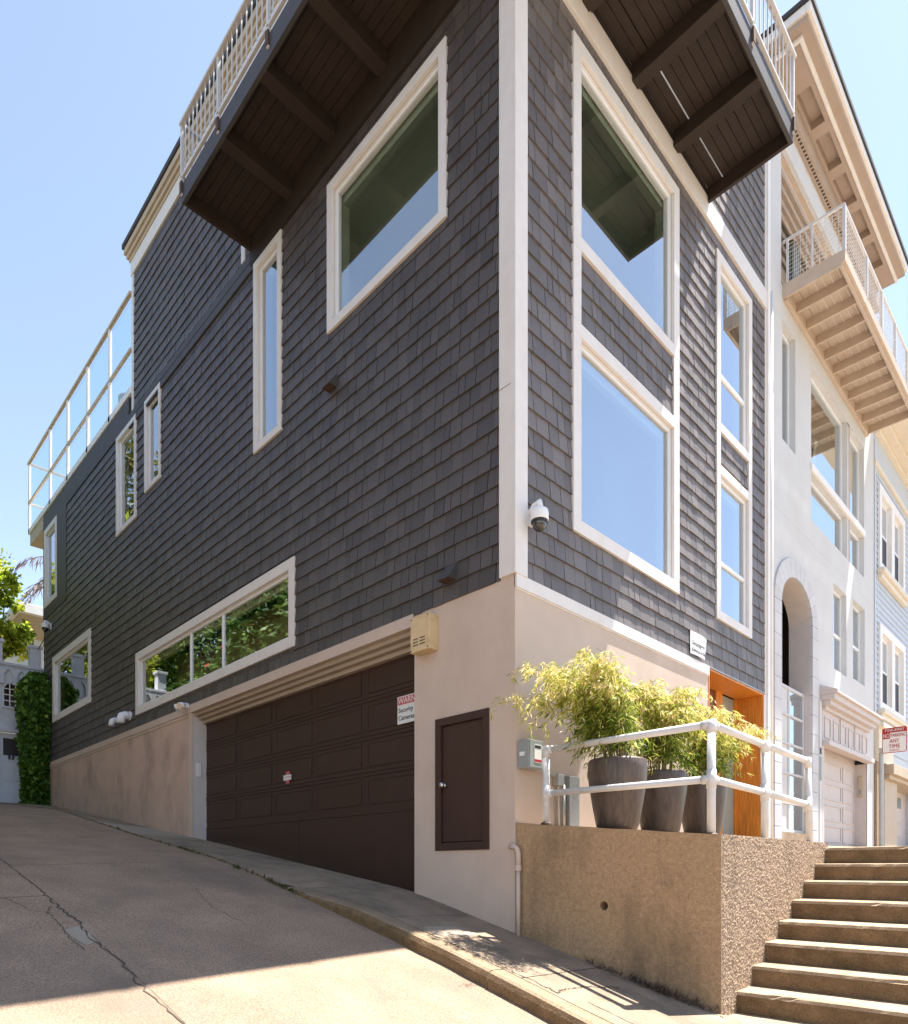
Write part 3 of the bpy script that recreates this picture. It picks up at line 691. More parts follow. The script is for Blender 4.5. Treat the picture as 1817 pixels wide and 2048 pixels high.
# white steel railing
ZR0, ZR1 = ZB + .34, ZB + 1.14
mb = MB(); mb.box((XE, YO - .04, ZR1 - .04), (XO + .04, YO + .03, ZR1)); mb.box((XO - .03, YO + .03, ZR1 - .04), (XO + .04, YB, ZR1)); mb.box((XE, YO + .03, ZR1 - .04), (XE + .05, -.05, ZR1)); mb.build('top_rail', 'rail', bal, bevel=.003)
mb = MB(); mb.box((XE, YO - .02, ZR0), (XO + .02, YO + .02, ZR0 + .035)); mb.box((XO - .02, YO + .02, ZR0), (XO + .02, YB, ZR0 + .035)); mb.box((XE, YO + .02, ZR0), (XE + .04, -.05, ZR0 + .035)); mb.build('bottom_rail', 'rail', bal, bevel=.003)
bu = unit('baluster', MB().box((-.007, -.007, 0), (.007, .007, ZR1 - ZR0 - .075)), 'rail')
po = unit('post', MB().box((-.02, -.02, 0), (.02, .02, ZR1 - ZB - .14)), 'rail')
br = unit('bracket', MB().box((-.03, -.014, 0), (.03, .014, .17)), 'rust')
pxs = [XE + .02, -4.157, -2.86, -1.56, -.26, XO]; pys = [YB - .03, 2.92, 1.62, .3]
for x in pxs:
    inst('post', po, bal, (x, YO, ZB + .10)); inst('bracket', br, bal, (x, YO - .016, ZB + .12))
for y in pys:
    inst('post', po, bal, (XO, y, ZB + .10)); inst('bracket', br, bal, (XO + .016, y, ZB + .12), (0, 0, R(90)))
x = XE + .13
while x < XO:
    if min(abs(x - p) for p in pxs) > .04: inst('baluster', bu, bal, (x, YO, ZR0 + .035))
    x += .129
y = YO + .13
while y < YB - .05:
    if min(abs(y - p) for p in pys) > .04: inst('baluster', bu, bal, (XO, y, ZR0 + .035))
    y += .129
for i in range(7): inst('baluster', bu, bal, (XE + .02, YO + .14 + i * .13, ZR0 + .035))

# ---- glass railing of the roof terrace
gr = link('terrace_railing', None, house, (X0, 0, 11.6))
XT = -18.9
mb = MB(); fbox(mb, 'L', XT, XU - .02, -.12, .05, 11.60, 11.75); mb.build('terrace_edge', 'white', gr, bevel=.004)
mb = MB(); mb.box((XT, .06, 11.58), (X0 - .01, 2.4, 11.72)); mb.box((XT + .1, -.02, 11.25), (X0 - .01, 2.2, 11.58)); mb.build('terrace_soffit', 'cream', gr)
mb = MB(); fbox(mb, 'L', XT - .03, XU - .03, .0, .07, 13.69, 13.75); fbox(mb, 'L', XT - .03, XU - .03, .018, .035, 13.66, 13.69); mb.box((XT, .0, 13.69), (XT + .06, 2.5, 13.75)); mb.build('top_rail', 'cream', gr, bevel=.004)
mb = MB(); fbox(mb, 'L', XT, XU - .03, .005, .06, 12.50, 12.56); mb.box((XT, .0, 12.5), (XT + .05, 2.5, 12.56)); mb.build('middle_rail', 'cream', gr, bevel=.004)
ppx = [XT + .05, -16.62, -14.98, -13.36, -11.8]
for x in ppx:
    mb = MB(); fbox(mb, 'L', x - .06, x + .06, .0, .05, 11.62, 13.685); mb.build('post', 'white', gr, bevel=.004)
for a, b in zip(ppx, ppx[1:] + [XU]):
    for z0, z1 in ((12.57, 13.65), (11.77, 12.49)): mb = MB(); mb.quad((a + .07, -.008, z0), (b - .07, -.008, z0), (b - .07, -.008, z1), (a + .07, -.008, z1)); mb.build('glass_panel', 'clearglass', gr)
mb = MB(); mb.box((XT, 2.4, 11.7), (XT + .1, 2.5, 13.7)); mb.build('post', 'white', gr)
ch = thing('roof_vent_pipe', 'blue-grey metal vent pipe standing on the roof terrace behind the glass railing', 'vent pipe', (-12.2, .55, 11.68))
mb = MB(); mb.lathe((-12.2, .55, 11.68), [(.2, 0), (.2, .72), (.26, .74), (.26, .92), (.0, .98)], 20); mb.build('pipe', 'grey', ch)

# ================================================================= retaining wall, stairs, terrace
XW = 2.088
def terr_z(x, y): return 2.05 - .19 * min(x, XW) / XW * (1 - .55 * smooth((y - 2.5) / 4)) + max(0, y - 2.6) * .017
rw = thing('retaining_wall', 'rough brown concrete retaining wall with a round weep hole below the white pipe railing', 'wall', (0, 0, .3))
bm = bmesh.new()
def ztop(x): return 2.052 - .184 * (x - .1) / (XW - .1)
hc = (1.03, 1.27, .042)
# front face with a round hole
outer = [(.02, .2), (XW, .05), (XW, ztop(XW))] + [(XW - i * .25, ztop(XW - i * .25) + rnd.uniform(-.006, .006)) for i in range(1, 8)] + [(.02, ztop(.02))]
hol = [(hc[0] + hc[2] * math.cos(2 * math.pi * k / 16), hc[1] + hc[2] * math.sin(2 * math.pi * k / 16)) for k in range(16)]
def loop(pts):
    vs = [bm.verts.new((x, 0, z)) for x, z in pts]
    return [bm.edges.new((vs[i], vs[(i + 1) % len(vs)])) for i in range(len(vs))], vs
e1, v1 = loop(outer); e2, v2 = loop(hol)
bmesh.ops.triangle_fill(bm, use_beauty=True, edges=e1 + e2)
for i in range(16):
    a, b = v2[i], v2[(i + 1) % 16]
    c = bm.verts.new((b.co.x, .3, b.co.z)); d = bm.verts.new((a.co.x, .3, a.co.z)); bm.faces.new((a, b, c, d))
bm.normal_update()
me = bpy.data.meshes.new('front_face'); bm.to_mesh(me); bm.free(); me.transform(Matrix.Translation((0, 0, -.3)))
me.materials.append(M['retain']); link('front_face', me, rw, (0, 0, .3))
mb = MB(); mb.lathe((hc[0], .25, hc[1]), [(.0, 0)]) if False else None
mb.quad((hc[0] - .05, .28, hc[1] - .05), (hc[0] + .05, .28, hc[1] - .05), (hc[0] + .05, .28, hc[1] + .05), (hc[0] - .05, .28, hc[1] + .05)); mb.build('weep_hole', 'cracks', rw)
# rough cast side face, really displaced
nx, nz = 260, 170; vs = []; rg = np.random.default_rng(11)
bumps = rg.normal(size=(nx + 1, nz + 1)) * .0023
bumps += rg.normal(size=(nx // 4 + 2, nz // 4 + 2)).repeat(4, 0).repeat(4, 1)[:nx + 1, :nz + 1] * .0006
for i in range(nx + 1):
    for j in range(nz + 1):
        y = 2.62 * i / nx; z = .05 + (1.872 - .05) * j / nz
        edge = min(i, 4) / 4
        vs.append((XW + max(0., bumps[i, j] * 1.0 + .004) * edge, y, z))
mb = MB(); mb.add(vs, [(i * (nz + 1) + j, (i + 1) * (nz + 1) + j, (i + 1) * (nz + 1) + j + 1, i * (nz + 1) + j + 1) for i in range(nx) for j in range(nz)]); mb.build('rough_cast_face', 'rough', rw)
mb = MB(); n = 8; xs = fr(.02, XW, n)
mb.add([(x, y, ztop(x) + (.0 if y < .1 else -.0)) for x in xs for y in (0, .2)], [(2 * i, 2 * i + 2, 2 * i + 3, 2 * i + 1) for i in range(n)])
mb.quad((XW - .2, .2, ztop(XW - .2)), (XW, .2, ztop(XW)), (XW, 2.62, ztop(XW)), (XW - .2, 2.62, ztop(XW - .2)))
mb.build('coping', 'step', rw)
tag(sheet(fr(.0, XW - .01, 4), fr(.19, 2.6, 8), lambda x, y: terr_z(x, y) - .012).build('terrace', 'walk'), kind='structure')
tag(sheet(fr(-.5, 4.6, 22), fr(2.56, 34, 40), lambda x, y: (1.812 + (y - 2.54) * .021) * smooth((x + .3) / 1.6) + (2.04 + max(0, y - 6.5) * .012) * (1 - smooth((x + .3) / 1.6))).build('upper_pavement', 'walk'), kind='structure')
st = thing('stairs', 'wide brown concrete staircase climbing beside the retaining wall', 'stairs', (XW, -.06, .3))
ys = [-.065, .28, .605, .885, 1.2, 1.535, 1.865, 2.205, 2.52]; zs = [.435, .614, .787, .964, 1.13, 1.308, 1.482, 1.651, 1.822]
sr = random.Random(31)
for i, (y, z) in enumerate(zip(ys, zs)):
    yn = ys[i + 1] if i + 1 < len(ys) else 2.62
    # tread and riser with a chipped, slightly wavy nosing
    mb = MB(); xs = fr(XW + .004, 4.62, 44); vs = []
    for x in xs:
        j = sr.uniform(-.004, .004) + (-.016 if sr.random() < .06 else 0)
        zb = min(zs[i - 1] if i else .1, z - .05) - .1
        vs += [(x, y, zb), (x, y - .004 - j * .3, z - .03), (x, y + .004 - j, z - .004 + min(j, 0)), (x, y + .02, z), (x, yn + .03, z + .004)]
    n = 5; fs = [(a * n + b, (a + 1) * n + b, (a + 1) * n + b + 1, a * n + b + 1) for a in range(44) for b in range(n - 1)]
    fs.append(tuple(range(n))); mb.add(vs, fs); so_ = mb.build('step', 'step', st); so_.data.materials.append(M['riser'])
    for p_ in so_.data.polygons: p_.material_index = 1 if (p_.index < 44 * 4 and p_.index % 4 == 0) else 0  # risers get the shade-darkened brown, treads stay paler
# white pipe railing
hr = thing('pipe_railing', 'white painted pipe railing on top of the brown retaining wall', 'railing', (1.97, .1, 1.87))
r_ = .036
PT = [(.315, .1, 2.04, 2.76), (1.965, .1, 1.872, 2.76), (1.975, 1.195, 1.86, 2.735), (1.985, 2.33, 1.82, 2.715)]
for (x, y, z0, z1) in PT:
    lean = .07 if y > 2 else 0
    mb = MB(); mb.tube([(x, y + lean, z0 - .03), (x, y, z1)], .034, 16); mb.build('post', 'rail', hr, smooth=True)
zt = [p[3] for p in PT]; zm = [2.335, 2.32, 2.30, 2.265]
for rn, zz in (('top_rail', zt), ('middle_rail', zm)):
    for a in range(3):
        p, q = PT[a], PT[a + 1]; mb = MB(); mb.tube([(p[0], p[1], zz[a]), (q[0], q[1], zz[a + 1])], .031, 16); mb.build(rn, 'rail', hr, smooth=True)
for i, p in enumerate(PT):
    for zz in (zt[i], zm[i]):
        mb = MB(); mb.tube([(p[0], p[1], zz - .075), (p[0], p[1], zz + (.036 if zz == zt[i] else .075))], .039, 16)
        nb = [PT[k] for k in (i - 1, i + 1) if 0 <= k < 4]
        for q in nb:
            d = (Vector((q[0], q[1], 0)) - Vector((p[0], p[1], 0))).normalized()
            mb.tube([(p[0], p[1], zz), (p[0] + d.x * .075, p[1] + d.y * .075, zz)], .037, 16)
        if zz == zt[i]:
            mb.lathe((p[0], p[1], zz), [(.039, .0), (.037, .02), (.027, .034), (.0, .041)], 16)
        mb.build('pipe_fitting', 'rail', hr, smooth=True)
    mb = MB(); mb.lathe((p[0], p[1], p[2] - .012), [(.036, .03), (.055, .016), (.06, .0)], 14); mb.build('base_flange', 'rust', hr)

# planters with bamboo
def planter(x, y, z, s, label):
    t = thing('planter', label, 'planter', (x, y, z), 'tall dark planters in a row')
    prof = [(.0, .0), (.175, .0), (.20, .06), (.235, .25), (.268, .46), (.277, .58), (.272, .655), (.262, .672), (.25, .668), (.248, .6)]
    mb = MB(); mb.lathe((x, y, z), [(r * s, h * s) for r, h in prof], 40); mb.build('pot', 'pot', t, smooth=True)
    mb = MB(); mb.lathe((x, y, z), [(.246 * s, .615 * s), (.15 * s, .63 * s), (.0, .64 * s)], 24); mb.build('soil', 'soil', t)
    return t
def bamboo(x, y, z, h, n, lean, spread, label, seed, nl):
    t = thing('bamboo', label, 'bamboo plant', (x, y, z), 'potted bamboo plants')
    rg = np.random.default_rng(seed); P = []; D = []; SH = []
    for i in range(n):
        a = rg.uniform(0, 6.28); r0 = rg.uniform(.02, .14); hh = h * rg.uniform(.7, 1.12)
        dirx = lean[0] * rg.uniform(.3, 1.3) + spread * math.cos(a) * rg.uniform(.2, 1); diry = lean[1] * rg.uniform(.3, 1.3) + spread * math.sin(a) * rg.uniform(.2, 1)
        pts = []
        for k in range(10):
            u = k / 9; bend = u ** 1.9
            pts.append((x + r0 * math.cos(a) + dirx * bend, y + r0 * math.sin(a) + diry * bend, z + hh * (u - .30 * u ** 4)))
        mb = MB(); mb.tube(pts, [.0065 * (1 - .75 * k / 9) for k in range(10)], 5, False); mb.build('culm', 'culm', t)
        # side twigs with hanging leaves
        nb = 30
        for b in range(nb):
            u = rg.uniform(.16, 1.0) ** .85; q = u * 9; k = int(min(q, 8)); f = q - k
            p = np.array(pts[k]) * (1 - f) + np.array(pts[k + 1]) * f
            L = rg.uniform(.08, .36) * (1.15 - .4 * u); an = rg.uniform(0, 6.28)
            d = np.array([math.cos(an) + lean[0] * .8, math.sin(an) + lean[1] * .8, rg.uniform(-.1, .75)]); d /= np.linalg.norm(d)
            m = max(3, int(nl / (n * nb)))
            for _ in range(m):
                v = rg.uniform(.25, 1)
                pos = p + d * L * v + np.array([0, 0, -.85 * L * v * v]) + rg.normal(size=3) * .012
                P.append(pos); hd = rg.normal(size=3); hd[2] = 0; D.append(hd * .55 + d * .35 + np.array([lean[0] * .5, lean[1] * .5, -.85]))
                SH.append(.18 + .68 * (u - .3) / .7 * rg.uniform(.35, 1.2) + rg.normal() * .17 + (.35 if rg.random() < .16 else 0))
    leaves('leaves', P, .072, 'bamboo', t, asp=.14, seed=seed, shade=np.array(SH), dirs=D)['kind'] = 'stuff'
    return t
PL = [(.91, .42, 1.955), (.83, 1.40, 1.95), (.87, 2.30, 1.94)]
planter(*PL[0], 1.0, 'tall dark glazed planter nearest the building corner')
planter(*PL[1], .99, 'tall dark glazed planter in the middle of the row of three')
planter(*PL[2], .98, 'tall dark glazed planter nearest the wooden entry door')
bamboo(PL[0][0], PL[0][1], 2.57, 1.30, 24, (-.30, -.50), .42, 'straw yellow bamboo leaning over towards the building corner', 41, 15000)
bamboo(PL[1][0], PL[1][1], 2.57, 1.22, 20, (.05, -.05), .42, 'bushy bamboo in the middle planter', 42, 11000)
bamboo(PL[2][0], PL[2][1], 2.57, 1.20, 20, (.16, .22), .42, 'greener bamboo reaching across the wooden entry', 43, 10000)

# ---- things fixed to the house
def dome_camera(base, n, label):
    n = Vector(n); side = Vector((-n.y, n.x, 0)); b = Vector(base)
    t = thing('security_camera', label, 'security camera', b, 'white dome security cameras')
    mb = MB()
    def bx(o0, o1, s0, s1, z0, z1):
        p = [b + n * o + side * s for o, s in ((o0, s0), (o1, s0), (o1, s1), (o0, s1))]
        mb.hexa([(*q.xy, b.z + z0) for q in p] + [(*q.xy, b.z + z1) for q in p])
    bx(.02, .045, -.05, .05, -.09, .07); mb.build('mount_plate', 'sash', t, bevel=.006)
    c = b + n * .165
    mb = MB(); mb.tube([b + n * .04 + Vector((0, 0, .02)), b + n * .10 + Vector((0, 0, .085)), c + Vector((0, 0, .10)), c + Vector((0, 0, .04))], [.03, .032, .034, .04], 14); mb.build('arm', 'sash', t, smooth=True)
    mb = MB(); mb.lathe(c, [(.0, .05), (.05, .045), (.085, .02), (.092, -.01), (.092, -.075), (.085, -.09), (.0, -.092)], 28); mb.build('housing', 'sash', t, smooth=True)
    mb = MB(); mb.lathe(c, [(.086, -.088), (.084, -.105), (.074, -.115)], 28); mb.build('ring', 'black', t)
    mb = MB(); mb.lathe(c, [(.073, -.11)] + [(.073 * math.cos(a), -.11 - .08 * math.sin(a)) for a in (.3, .6, .9, 1.2, 1.4)] + [(.0, -.19)], 28); mb.build('dome', 'dome', t, smooth=True)
dome_camera((.0, .185, 5.17), (1, 0, 0), 'white dome security camera on the shingles beside the tall corner board')
dome_camera((-16.55, .0, 8.27), (0, -1, 0), 'white dome security camera at the far end of the house above the ivy')
def vent(x, z, label):
    t = thing('wall_vent', label, 'vent hood', (x, 0, z), 'dark wall vent hoods'); mb = MB(); a = .085
    y = -.02
    mb.add([(x - a, y, z + .11), (x + a, y, z + .11), (x + a, y - .13, z - .07), (x - a, y - .13, z - .07), (x - a, y, z - .07), (x + a, y, z - .07)],
           [(0, 3, 2, 1), (0, 4, 3), (1, 2, 5)]); o = mb.build('hood', 'darktrim', t)
    m = o.modifiers.new('thick', 'SOLIDIFY'); m.thickness = .006
    mb = MB(); mb.box((x - a + .01, y - .01, z - .065), (x + a - .01, y - .12, z - .055)); mb.build('flap', 'rust', t)
    mb = MB(); mb.box((x - a - .02, y, z - .09), (x + a + .02, y + .012, z + .13)); mb.build('back_plate', 'darktrim', t)
vent(-3.11, 8.02, 'small dark vent hood high on the shingles under the large window')
vent(-.89, 4.80, 'dark vent hood with a loose flap just above the stucco near the corner')
for x, z, s, lb in ((-10.55, 4.80, 1.0, 'larger white plastic elbow pipe beside the strip window'), (-11.3, 4.82, .72, 'smaller white plastic elbow pipe on the shingles, farther from the garage')):
    t = thing('vent_elbow', lb, 'vent pipe', (x, 0, z), 'white elbow vents'); r = .085 * s
    mb = MB(); mb.tube([(x, -.01, z + .03), (x, -.12 * s, z + .03), (x, -.19 * s, z), (x, -.21 * s, z - .07 * s), (x, -.21 * s, z - .14 * s)], r, 16, True); mb.build('elbow', 'sash', t, smooth=True)
    mb = MB(); mb.tube([(x, -.012, z + .03), (x, -.04, z + .03)], r * 1.15, 16); mb.build('collar', 'sash', t)
fl = thing('flood_light', 'small double floodlight at the upper left corner of the garage opening', 'floodlight', (-7.65, -.04, 4.55))
for dx, yaw in ((-.07, -.35), (.07, .3)):
    c = Vector((-7.65 + dx, -.16, 4.52)); d = Vector((yaw, -.8, -.35)).normalized()
    mb = MB(); mb.tube([c - d * .06, c, c + d * .07], [.03, .055, .062], 16); mb.build('lamp_head', 'sash', fl, smooth=True)
    mb = MB(); mb.tube([c + d * .071, c + d * .078], .055, 16); mb.build('lens', 'steel', fl)
mb = MB(); mb.tube([(-7.65, -.03, 4.54), (-7.65, -.1, 4.54)], .05, 14); mb.build('base', 'sash', fl)
for dx in (-.07, .07):
    mb = MB(); mb.tube([(-7.65, -.1, 4.54), (-7.65 + dx, -.14, 4.53)], .012, 8); mb.build('arm', 'sash', fl)
# tan louvred box
tb = thing('louvred_box', 'tan metal box with louvre slots above the utility door', 'vent box', (-1.26, -.012, 4.03))
xa, xb, za, zb, D = -1.415, -1.10, 4.035, 4.43, .15
mb = MB(); mb.box((xa, -D, za), (xb, -.012, zb)); mb.build('box', 'tan', tb, bevel=.006)
for c in (0, 1):
    for r in range(3):
        x = xa + .045 + c * .115; z = za + .07 + r * .034; mb = MB(); mb.box((x, -D - .002, z), (x + .085, -D + .004, z + .012)); mb.build('louvre_slot', 'cracks', tb)
for x in (xa + .02, xb - .02):
    for z in (za + .02, zb - .02): mb = MB(); mb.tube([(x, -D, z), (x, -D - .006, z)], .008, 8); mb.build('screw', 'rust', tb)
mb = MB(); mb.box((-7.518, .07, 3.26), (-7.495, .15, 3.50)); kp = mb.build('door_keypad', 'trim', None, bevel=.006)
tag(kp, 'slim pale keypad on the white post left of the garage door', 'keypad')
# signs
sg = thing('warning_sign', 'red and white security camera warning sign on the garage door', 'sign', (-1.95, .262, 3.55))
x0, x1, z0, z1 = -2.10, -1.52, 3.395, 3.735; y = .236
mb = MB(); mb.box((x0, y, z0), (x1, y + .006, z1)); mb.build('plate', 'signwhite', sg)
mb = MB(); mb.box((x0 + .01, y - .002, z1 - .105), (x1 - .01, y, z1 - .012)); mb.build('red_band', 'pink', sg)
text('WARNING', 'lettering', 'signwhite', sg, (x0 + .018, y - .004, z1 - .06), (1, 0, 0), (0, 0, 1), .105, .001, 'LEFT')
text('Security', 'lettering', 'ink', sg, (x0 + .018, y - .003, z0 + .165), (1, 0, 0), (0, 0, 1), .085, .001, 'LEFT')
text('Cameras In Use', 'lettering', 'ink', sg, (x0 + .018, y - .003, z0 + .07), (1, 0, 0), (0, 0, 1), .085, .001, 'LEFT')
def eye_mark(parent, c, ux, n, s):
    c = Vector(c); ux = Vector(ux); n = Vector(n); uz = Vector((0, 0, 1))
    for k in (-1, 1):
        q = c + ux * k * s * .75; mb = MB()
        mb.add([q + ux * s * .62 * math.cos(t) + uz * s * .4 * math.sin(t) + n * .002 for t in [6.283 * i / 14 for i in range(14)]], [tuple(range(14))]); mb.build('eye_emblem', 'ink', parent)
        mb = MB(); mb.add([q + ux * s * .2 * math.cos(t) - ux * s * .1 + uz * s * .2 * math.sin(t) + n * .003 for t in [6.283 * i / 10 for i in range(10)]], [tuple(range(10))]); mb.build('eye_emblem', 'signwhite', parent)
eye_mark(sg, (x0 + .45, y - .001, z0 + .17), (1, 0, 0), (0, -1, 0), .04)
stc = thing('door_sticker', 'small red and white cross shaped sticker on the brown garage door', 'sticker', (-4.70, .27, 2.99))
mb = MB(); mb.box((-4.75, .2405, 2.90), (-4.65, .246, 3.08)); mb.build('upright', 'pink', stc)
mb = MB(); mb.box((-4.81, .2365, 2.95), (-4.59, .240, 3.03)); mb.build('crossbar', 'signwhite', stc)
text('CAUTION', 'lettering', 'pink', stc, (-4.70, .235, 2.99), (1, 0, 0), (0, 0, 1), .042, .0005)
sw = thing('camera_sign', 'curled white security camera sign on the dark shingles above the entry', 'sign', (.03, 3.95, 4.75))
ya, yb, za, zb = 3.74, 4.19, 4.60, 4.92
mb = MB(); n = 8; vs = []
for i in range(n + 1):
    u = i / n; y = ya + (yb - ya) * u; o = .034 + .012 * math.sin(u * 3.1)
    vs += [(o, y, za), (o + (.03 * max(0, u - .7) / .3), y, zb - .03 * max(0, u - .75) / .25)]
mb.add(vs, [(2 * i, 2 * i + 2, 2 * i + 3, 2 * i + 1) for i in range(n)]); pl = mb.build('plate', 'signwhite', sw); m = pl.modifiers.new('thick', 'SOLIDIFY'); m.thickness = .003; m.offset = -1
text('Security', 'lettering', 'ink', sw, (.05, ya + .03, za + .155), (0, 1, 0), (0, 0, 1), .085, .001, 'LEFT')
text('Cameras In Use', 'lettering', 'ink', sw, (.05, ya + .03, za + .06), (0, 1, 0), (0, 0, 1), .066, .001, 'LEFT')
eye_mark(sw, (.049, yb - .1, za + .155), (0, 1, 0), (1, 0, 0), .036)
# electrical disconnect and conduit
eb = thing('electrical_box', 'grey electrical switch box with a red and white label on the stucco near the corner', 'electrical box', (.012, .15, 2.74))
mb = MB(); mb.box((.014, .02, 2.60), (.16, .25, 2.885)); mb.build('box', 'grey', eb, bevel=.008)
mb = MB(); mb.box((.16, .03, 2.605), (.168, .24, 2.88)); mb.build('cover', 'grey', eb, bevel=.004)
mb = MB(); mb.box((.169, .10, 2.655), (.171, .21, 2.84)); mb.build('label', 'signwhite', eb)
mb = MB(); mb.box((.1715, .10, 2.665), (.1725, .21, 2.69)); mb.build('label_band', 'red', eb)
mb = MB(); mb.box((.1715, .105, 2.80), (.1725, .20, 2.83)); mb.build('label_mark', 'ink', eb)
mb = MB(); mb.box((.06, .0, 2.72), (.11, .0195, 2.76)); mb.build('sticker', 'signwhite', eb)
mb = MB(); mb.tube([(.09, .25, 2.78), (.09, .29, 2.80), (.12, .30, 2.83)], [.01, .01, .022], 10); mb.build('lever', 'black', eb)
cn = thing('conduit', 'grey electrical conduit and meter pipes on the stucco behind the railing', 'conduit', (.05, .55, 2.05))
mb = MB(); mb.tube([(.06, .2, 2.62), (.05, .45, 2.61), (.05, .62, 2.58), (.05, .66, 2.52), (.05, .66, 2.02)], .017, 10); mb.build('pipe', 'galv', cn, smooth=True)
mb = MB(); mb.box((.014, .60, 2.48), (.10, .70, 2.60)); mb.build('junction_box', 'galv', cn, bevel=.008)
mb = MB(); mb.box((.014, .80, 2.0), (.10, .98, 2.60)); mb.build('riser_cover', 'galv', cn, bevel=.006)
mb = MB(); mb.tube([(.06, .74, 2.02), (.06, .74, 2.50)], .02, 10); mb.build('pipe', 'galv', cn, smooth=True)
dp = thing('drain_pipe', 'pale drain pipe with an elbow where the house meets the retaining wall', 'pipe', (.09, -.05, .93))
mb = MB(); mb.tube([(.085, -.05, .90), (.085, -.05, 1.62)], .021, 14); mb.build('downpipe', 'stucco', dp, smooth=True)
mb = MB(); mb.tube([(.085, -.05, 1.60), (.085, -.05, 1.75), (.07, -.05, 1.80), (.03, -.045, 1.82), (-.03, -.04, 1.82)], .026, 14); mb.build('elbow', 'stucco', dp, smooth=True)
mb = MB(); mb.tube([(.085, -.05, 1.58), (.085, -.05, 1.64)], .031, 14); mb.build('collar', 'stucco', dp)

# ================================================================= white neighbour house
nb = thing('white_house', 'white stucco house with an arched entry, a cantilever balcony and a deep peach eave', 'house', (0, 10, 1.5))
NY0, NY1 = YE + .002, 13.42
NW = {'slim': (7.34, 8.02, 9.22, 11.36, .0), 'pic': (8.88, 11.25, 8.35, 9.30, .0), 'pic2': (8.88, 11.25, 9.44, 11.36, .0), 'cas': (11.45, 12.58, 9.44, 11.36, .0), 'cas2': (11.45, 12.58, 8.35, 9.30, .0),
      'd1': (10.27, 11.20, 5.77, 7.56, .0), 'd2': (11.66, 12.64, 5.84, 7.63, .0)}
AY0, AY1, ASP, ATOP = 7.24, 8.87, 6.30, 6.93
hn = [(v[0], v[1], v[2], v[3]) for v in NW.values()]
hn.append((8.88, 12.58, 8.35, 11.36))
mb = MB(); grid_wall(mb, 'R', NY0, NY1, 1.5, 15.3, hn + [(6.84, 9.23, 1.5, 7.3), (9.5, 12.79, 1.5, 4.92), (7.3, 12.9, 11.95, 14.3)])
mb.quad((0, NY1, 1.5), (-8, NY1, 1.5), (-8, NY1, 15.3), (0, NY1, 15.3)); mb.quad((-8, NY0, 14), (0, NY0, 14), (0, NY0, 15.3), (-8, NY0, 15.3)); mb.quad((-8, NY0, 1.5), (-8, NY1, 1.5), (-8, NY1, 15.3), (-8, NY0, 15.3))
# arch spandrel above the surround
AC = (AY0 + AY1) / 2
def arch(r0, n=20):     # half ellipse, r0 extra ring width
    a = (AY1 - AY0) / 2 + r0; b = ATOP - ASP + r0
    return [(AC - a * math.cos(math.pi * i / n), ASP + b * math.sin(math.pi * i / n)) for i in range(n + 1)]
o_ = arch(.34)
for p, q in zip(o_, o_[1:]): mb.quad((0, p[0], p[1]), (0, q[0], q[1]), (0, q[0], 7.3), (0, p[0], 7.3))
for a, b in ((6.84, o_[0][0]), (o_[-1][0], 9.23)): mb.quad((0, a, 1.5), (0, b, 1.5), (0, b, 7.3), (0, a, 7.3))
mb.build('wall', 'nwall', nb)
mb = MB(); mb.box((0, NY0, 1.6), (.06, NY0 + .10, 14.0)); mb.build('corner_trim', 'white', nb, bevel=.004)
mb = MB(); mb.tube([(.045, NY0 + .17, 1.7), (.045, NY0 + .17, 11.4)], .035, 12); mb.build('downpipe', 'white', nb, smooth=True)
# arch surround: voussoirs and jamb blocks with open joints
def vous(pts_in, pts_out):
    m_ = MB(); k = len(pts_in)
    o1, g = .035, 0
    vs = [(o1, *p) for p in pts_in] + [(o1, *p) for p in pts_out] + [(-.02, *p) for p in pts_in] + [(-.02, *p) for p in pts_out]
    for i in range(k - 1):
        m_.add([vs[i], vs[i + 1], vs[k + i + 1], vs[k + i]], [(0, 1, 2, 3)]); m_.add([vs[i], vs[2 * k + i], vs[2 * k + i + 1], vs[i + 1]], [(0, 1, 2, 3)])
        m_.add([vs[k + i], vs[k + i + 1], vs[3 * k + i + 1], vs[3 * k + i]], [(0, 1, 2, 3)])
    m_.add([vs[0], vs[k], vs[3 * k], vs[2 * k]], [(0, 1, 2, 3)]); m_.add([vs[k - 1], vs[2 * k - 1], vs[4 * k - 1], vs[3 * k - 1]], [(0, 3, 2, 1)])
    m_.build('voussoir', 'nstone', nb)
N_ = 52; ai, ao = arch(.0, N_), arch(.338, N_)
def lerp2(p, q, t): return (p[0] + (q[0] - p[0]) * t, p[1] + (q[1] - p[1]) * t)
for s_ in range(0, N_, 4):
    a = ai[s_:s_ + 5]; b = ao[s_:s_ + 5]; e = .03
    a = [lerp2(a[0], a[1], e * 2)] + a[1:-1] + [lerp2(a[-1], a[-2], e * 2)]; b = [lerp2(b[0], b[1], e * 2)] + b[1:-1] + [lerp2(b[-1], b[-2], e * 2)]
    vous(a, b)
z = 1.6; kk = 0
while z < ASP - .02:
    z1 = min(z + .37, ASP - .006)
    for a, b in ((AY0 - .338, AY0), (AY1, AY1 + .338)):
        mb = MB(); fbox(mb, 'R', a, b, -.02, .035, z + .004, z1 - .002); mb.build('jamb_block', 'nstone', nb)
    z = z1 + .002
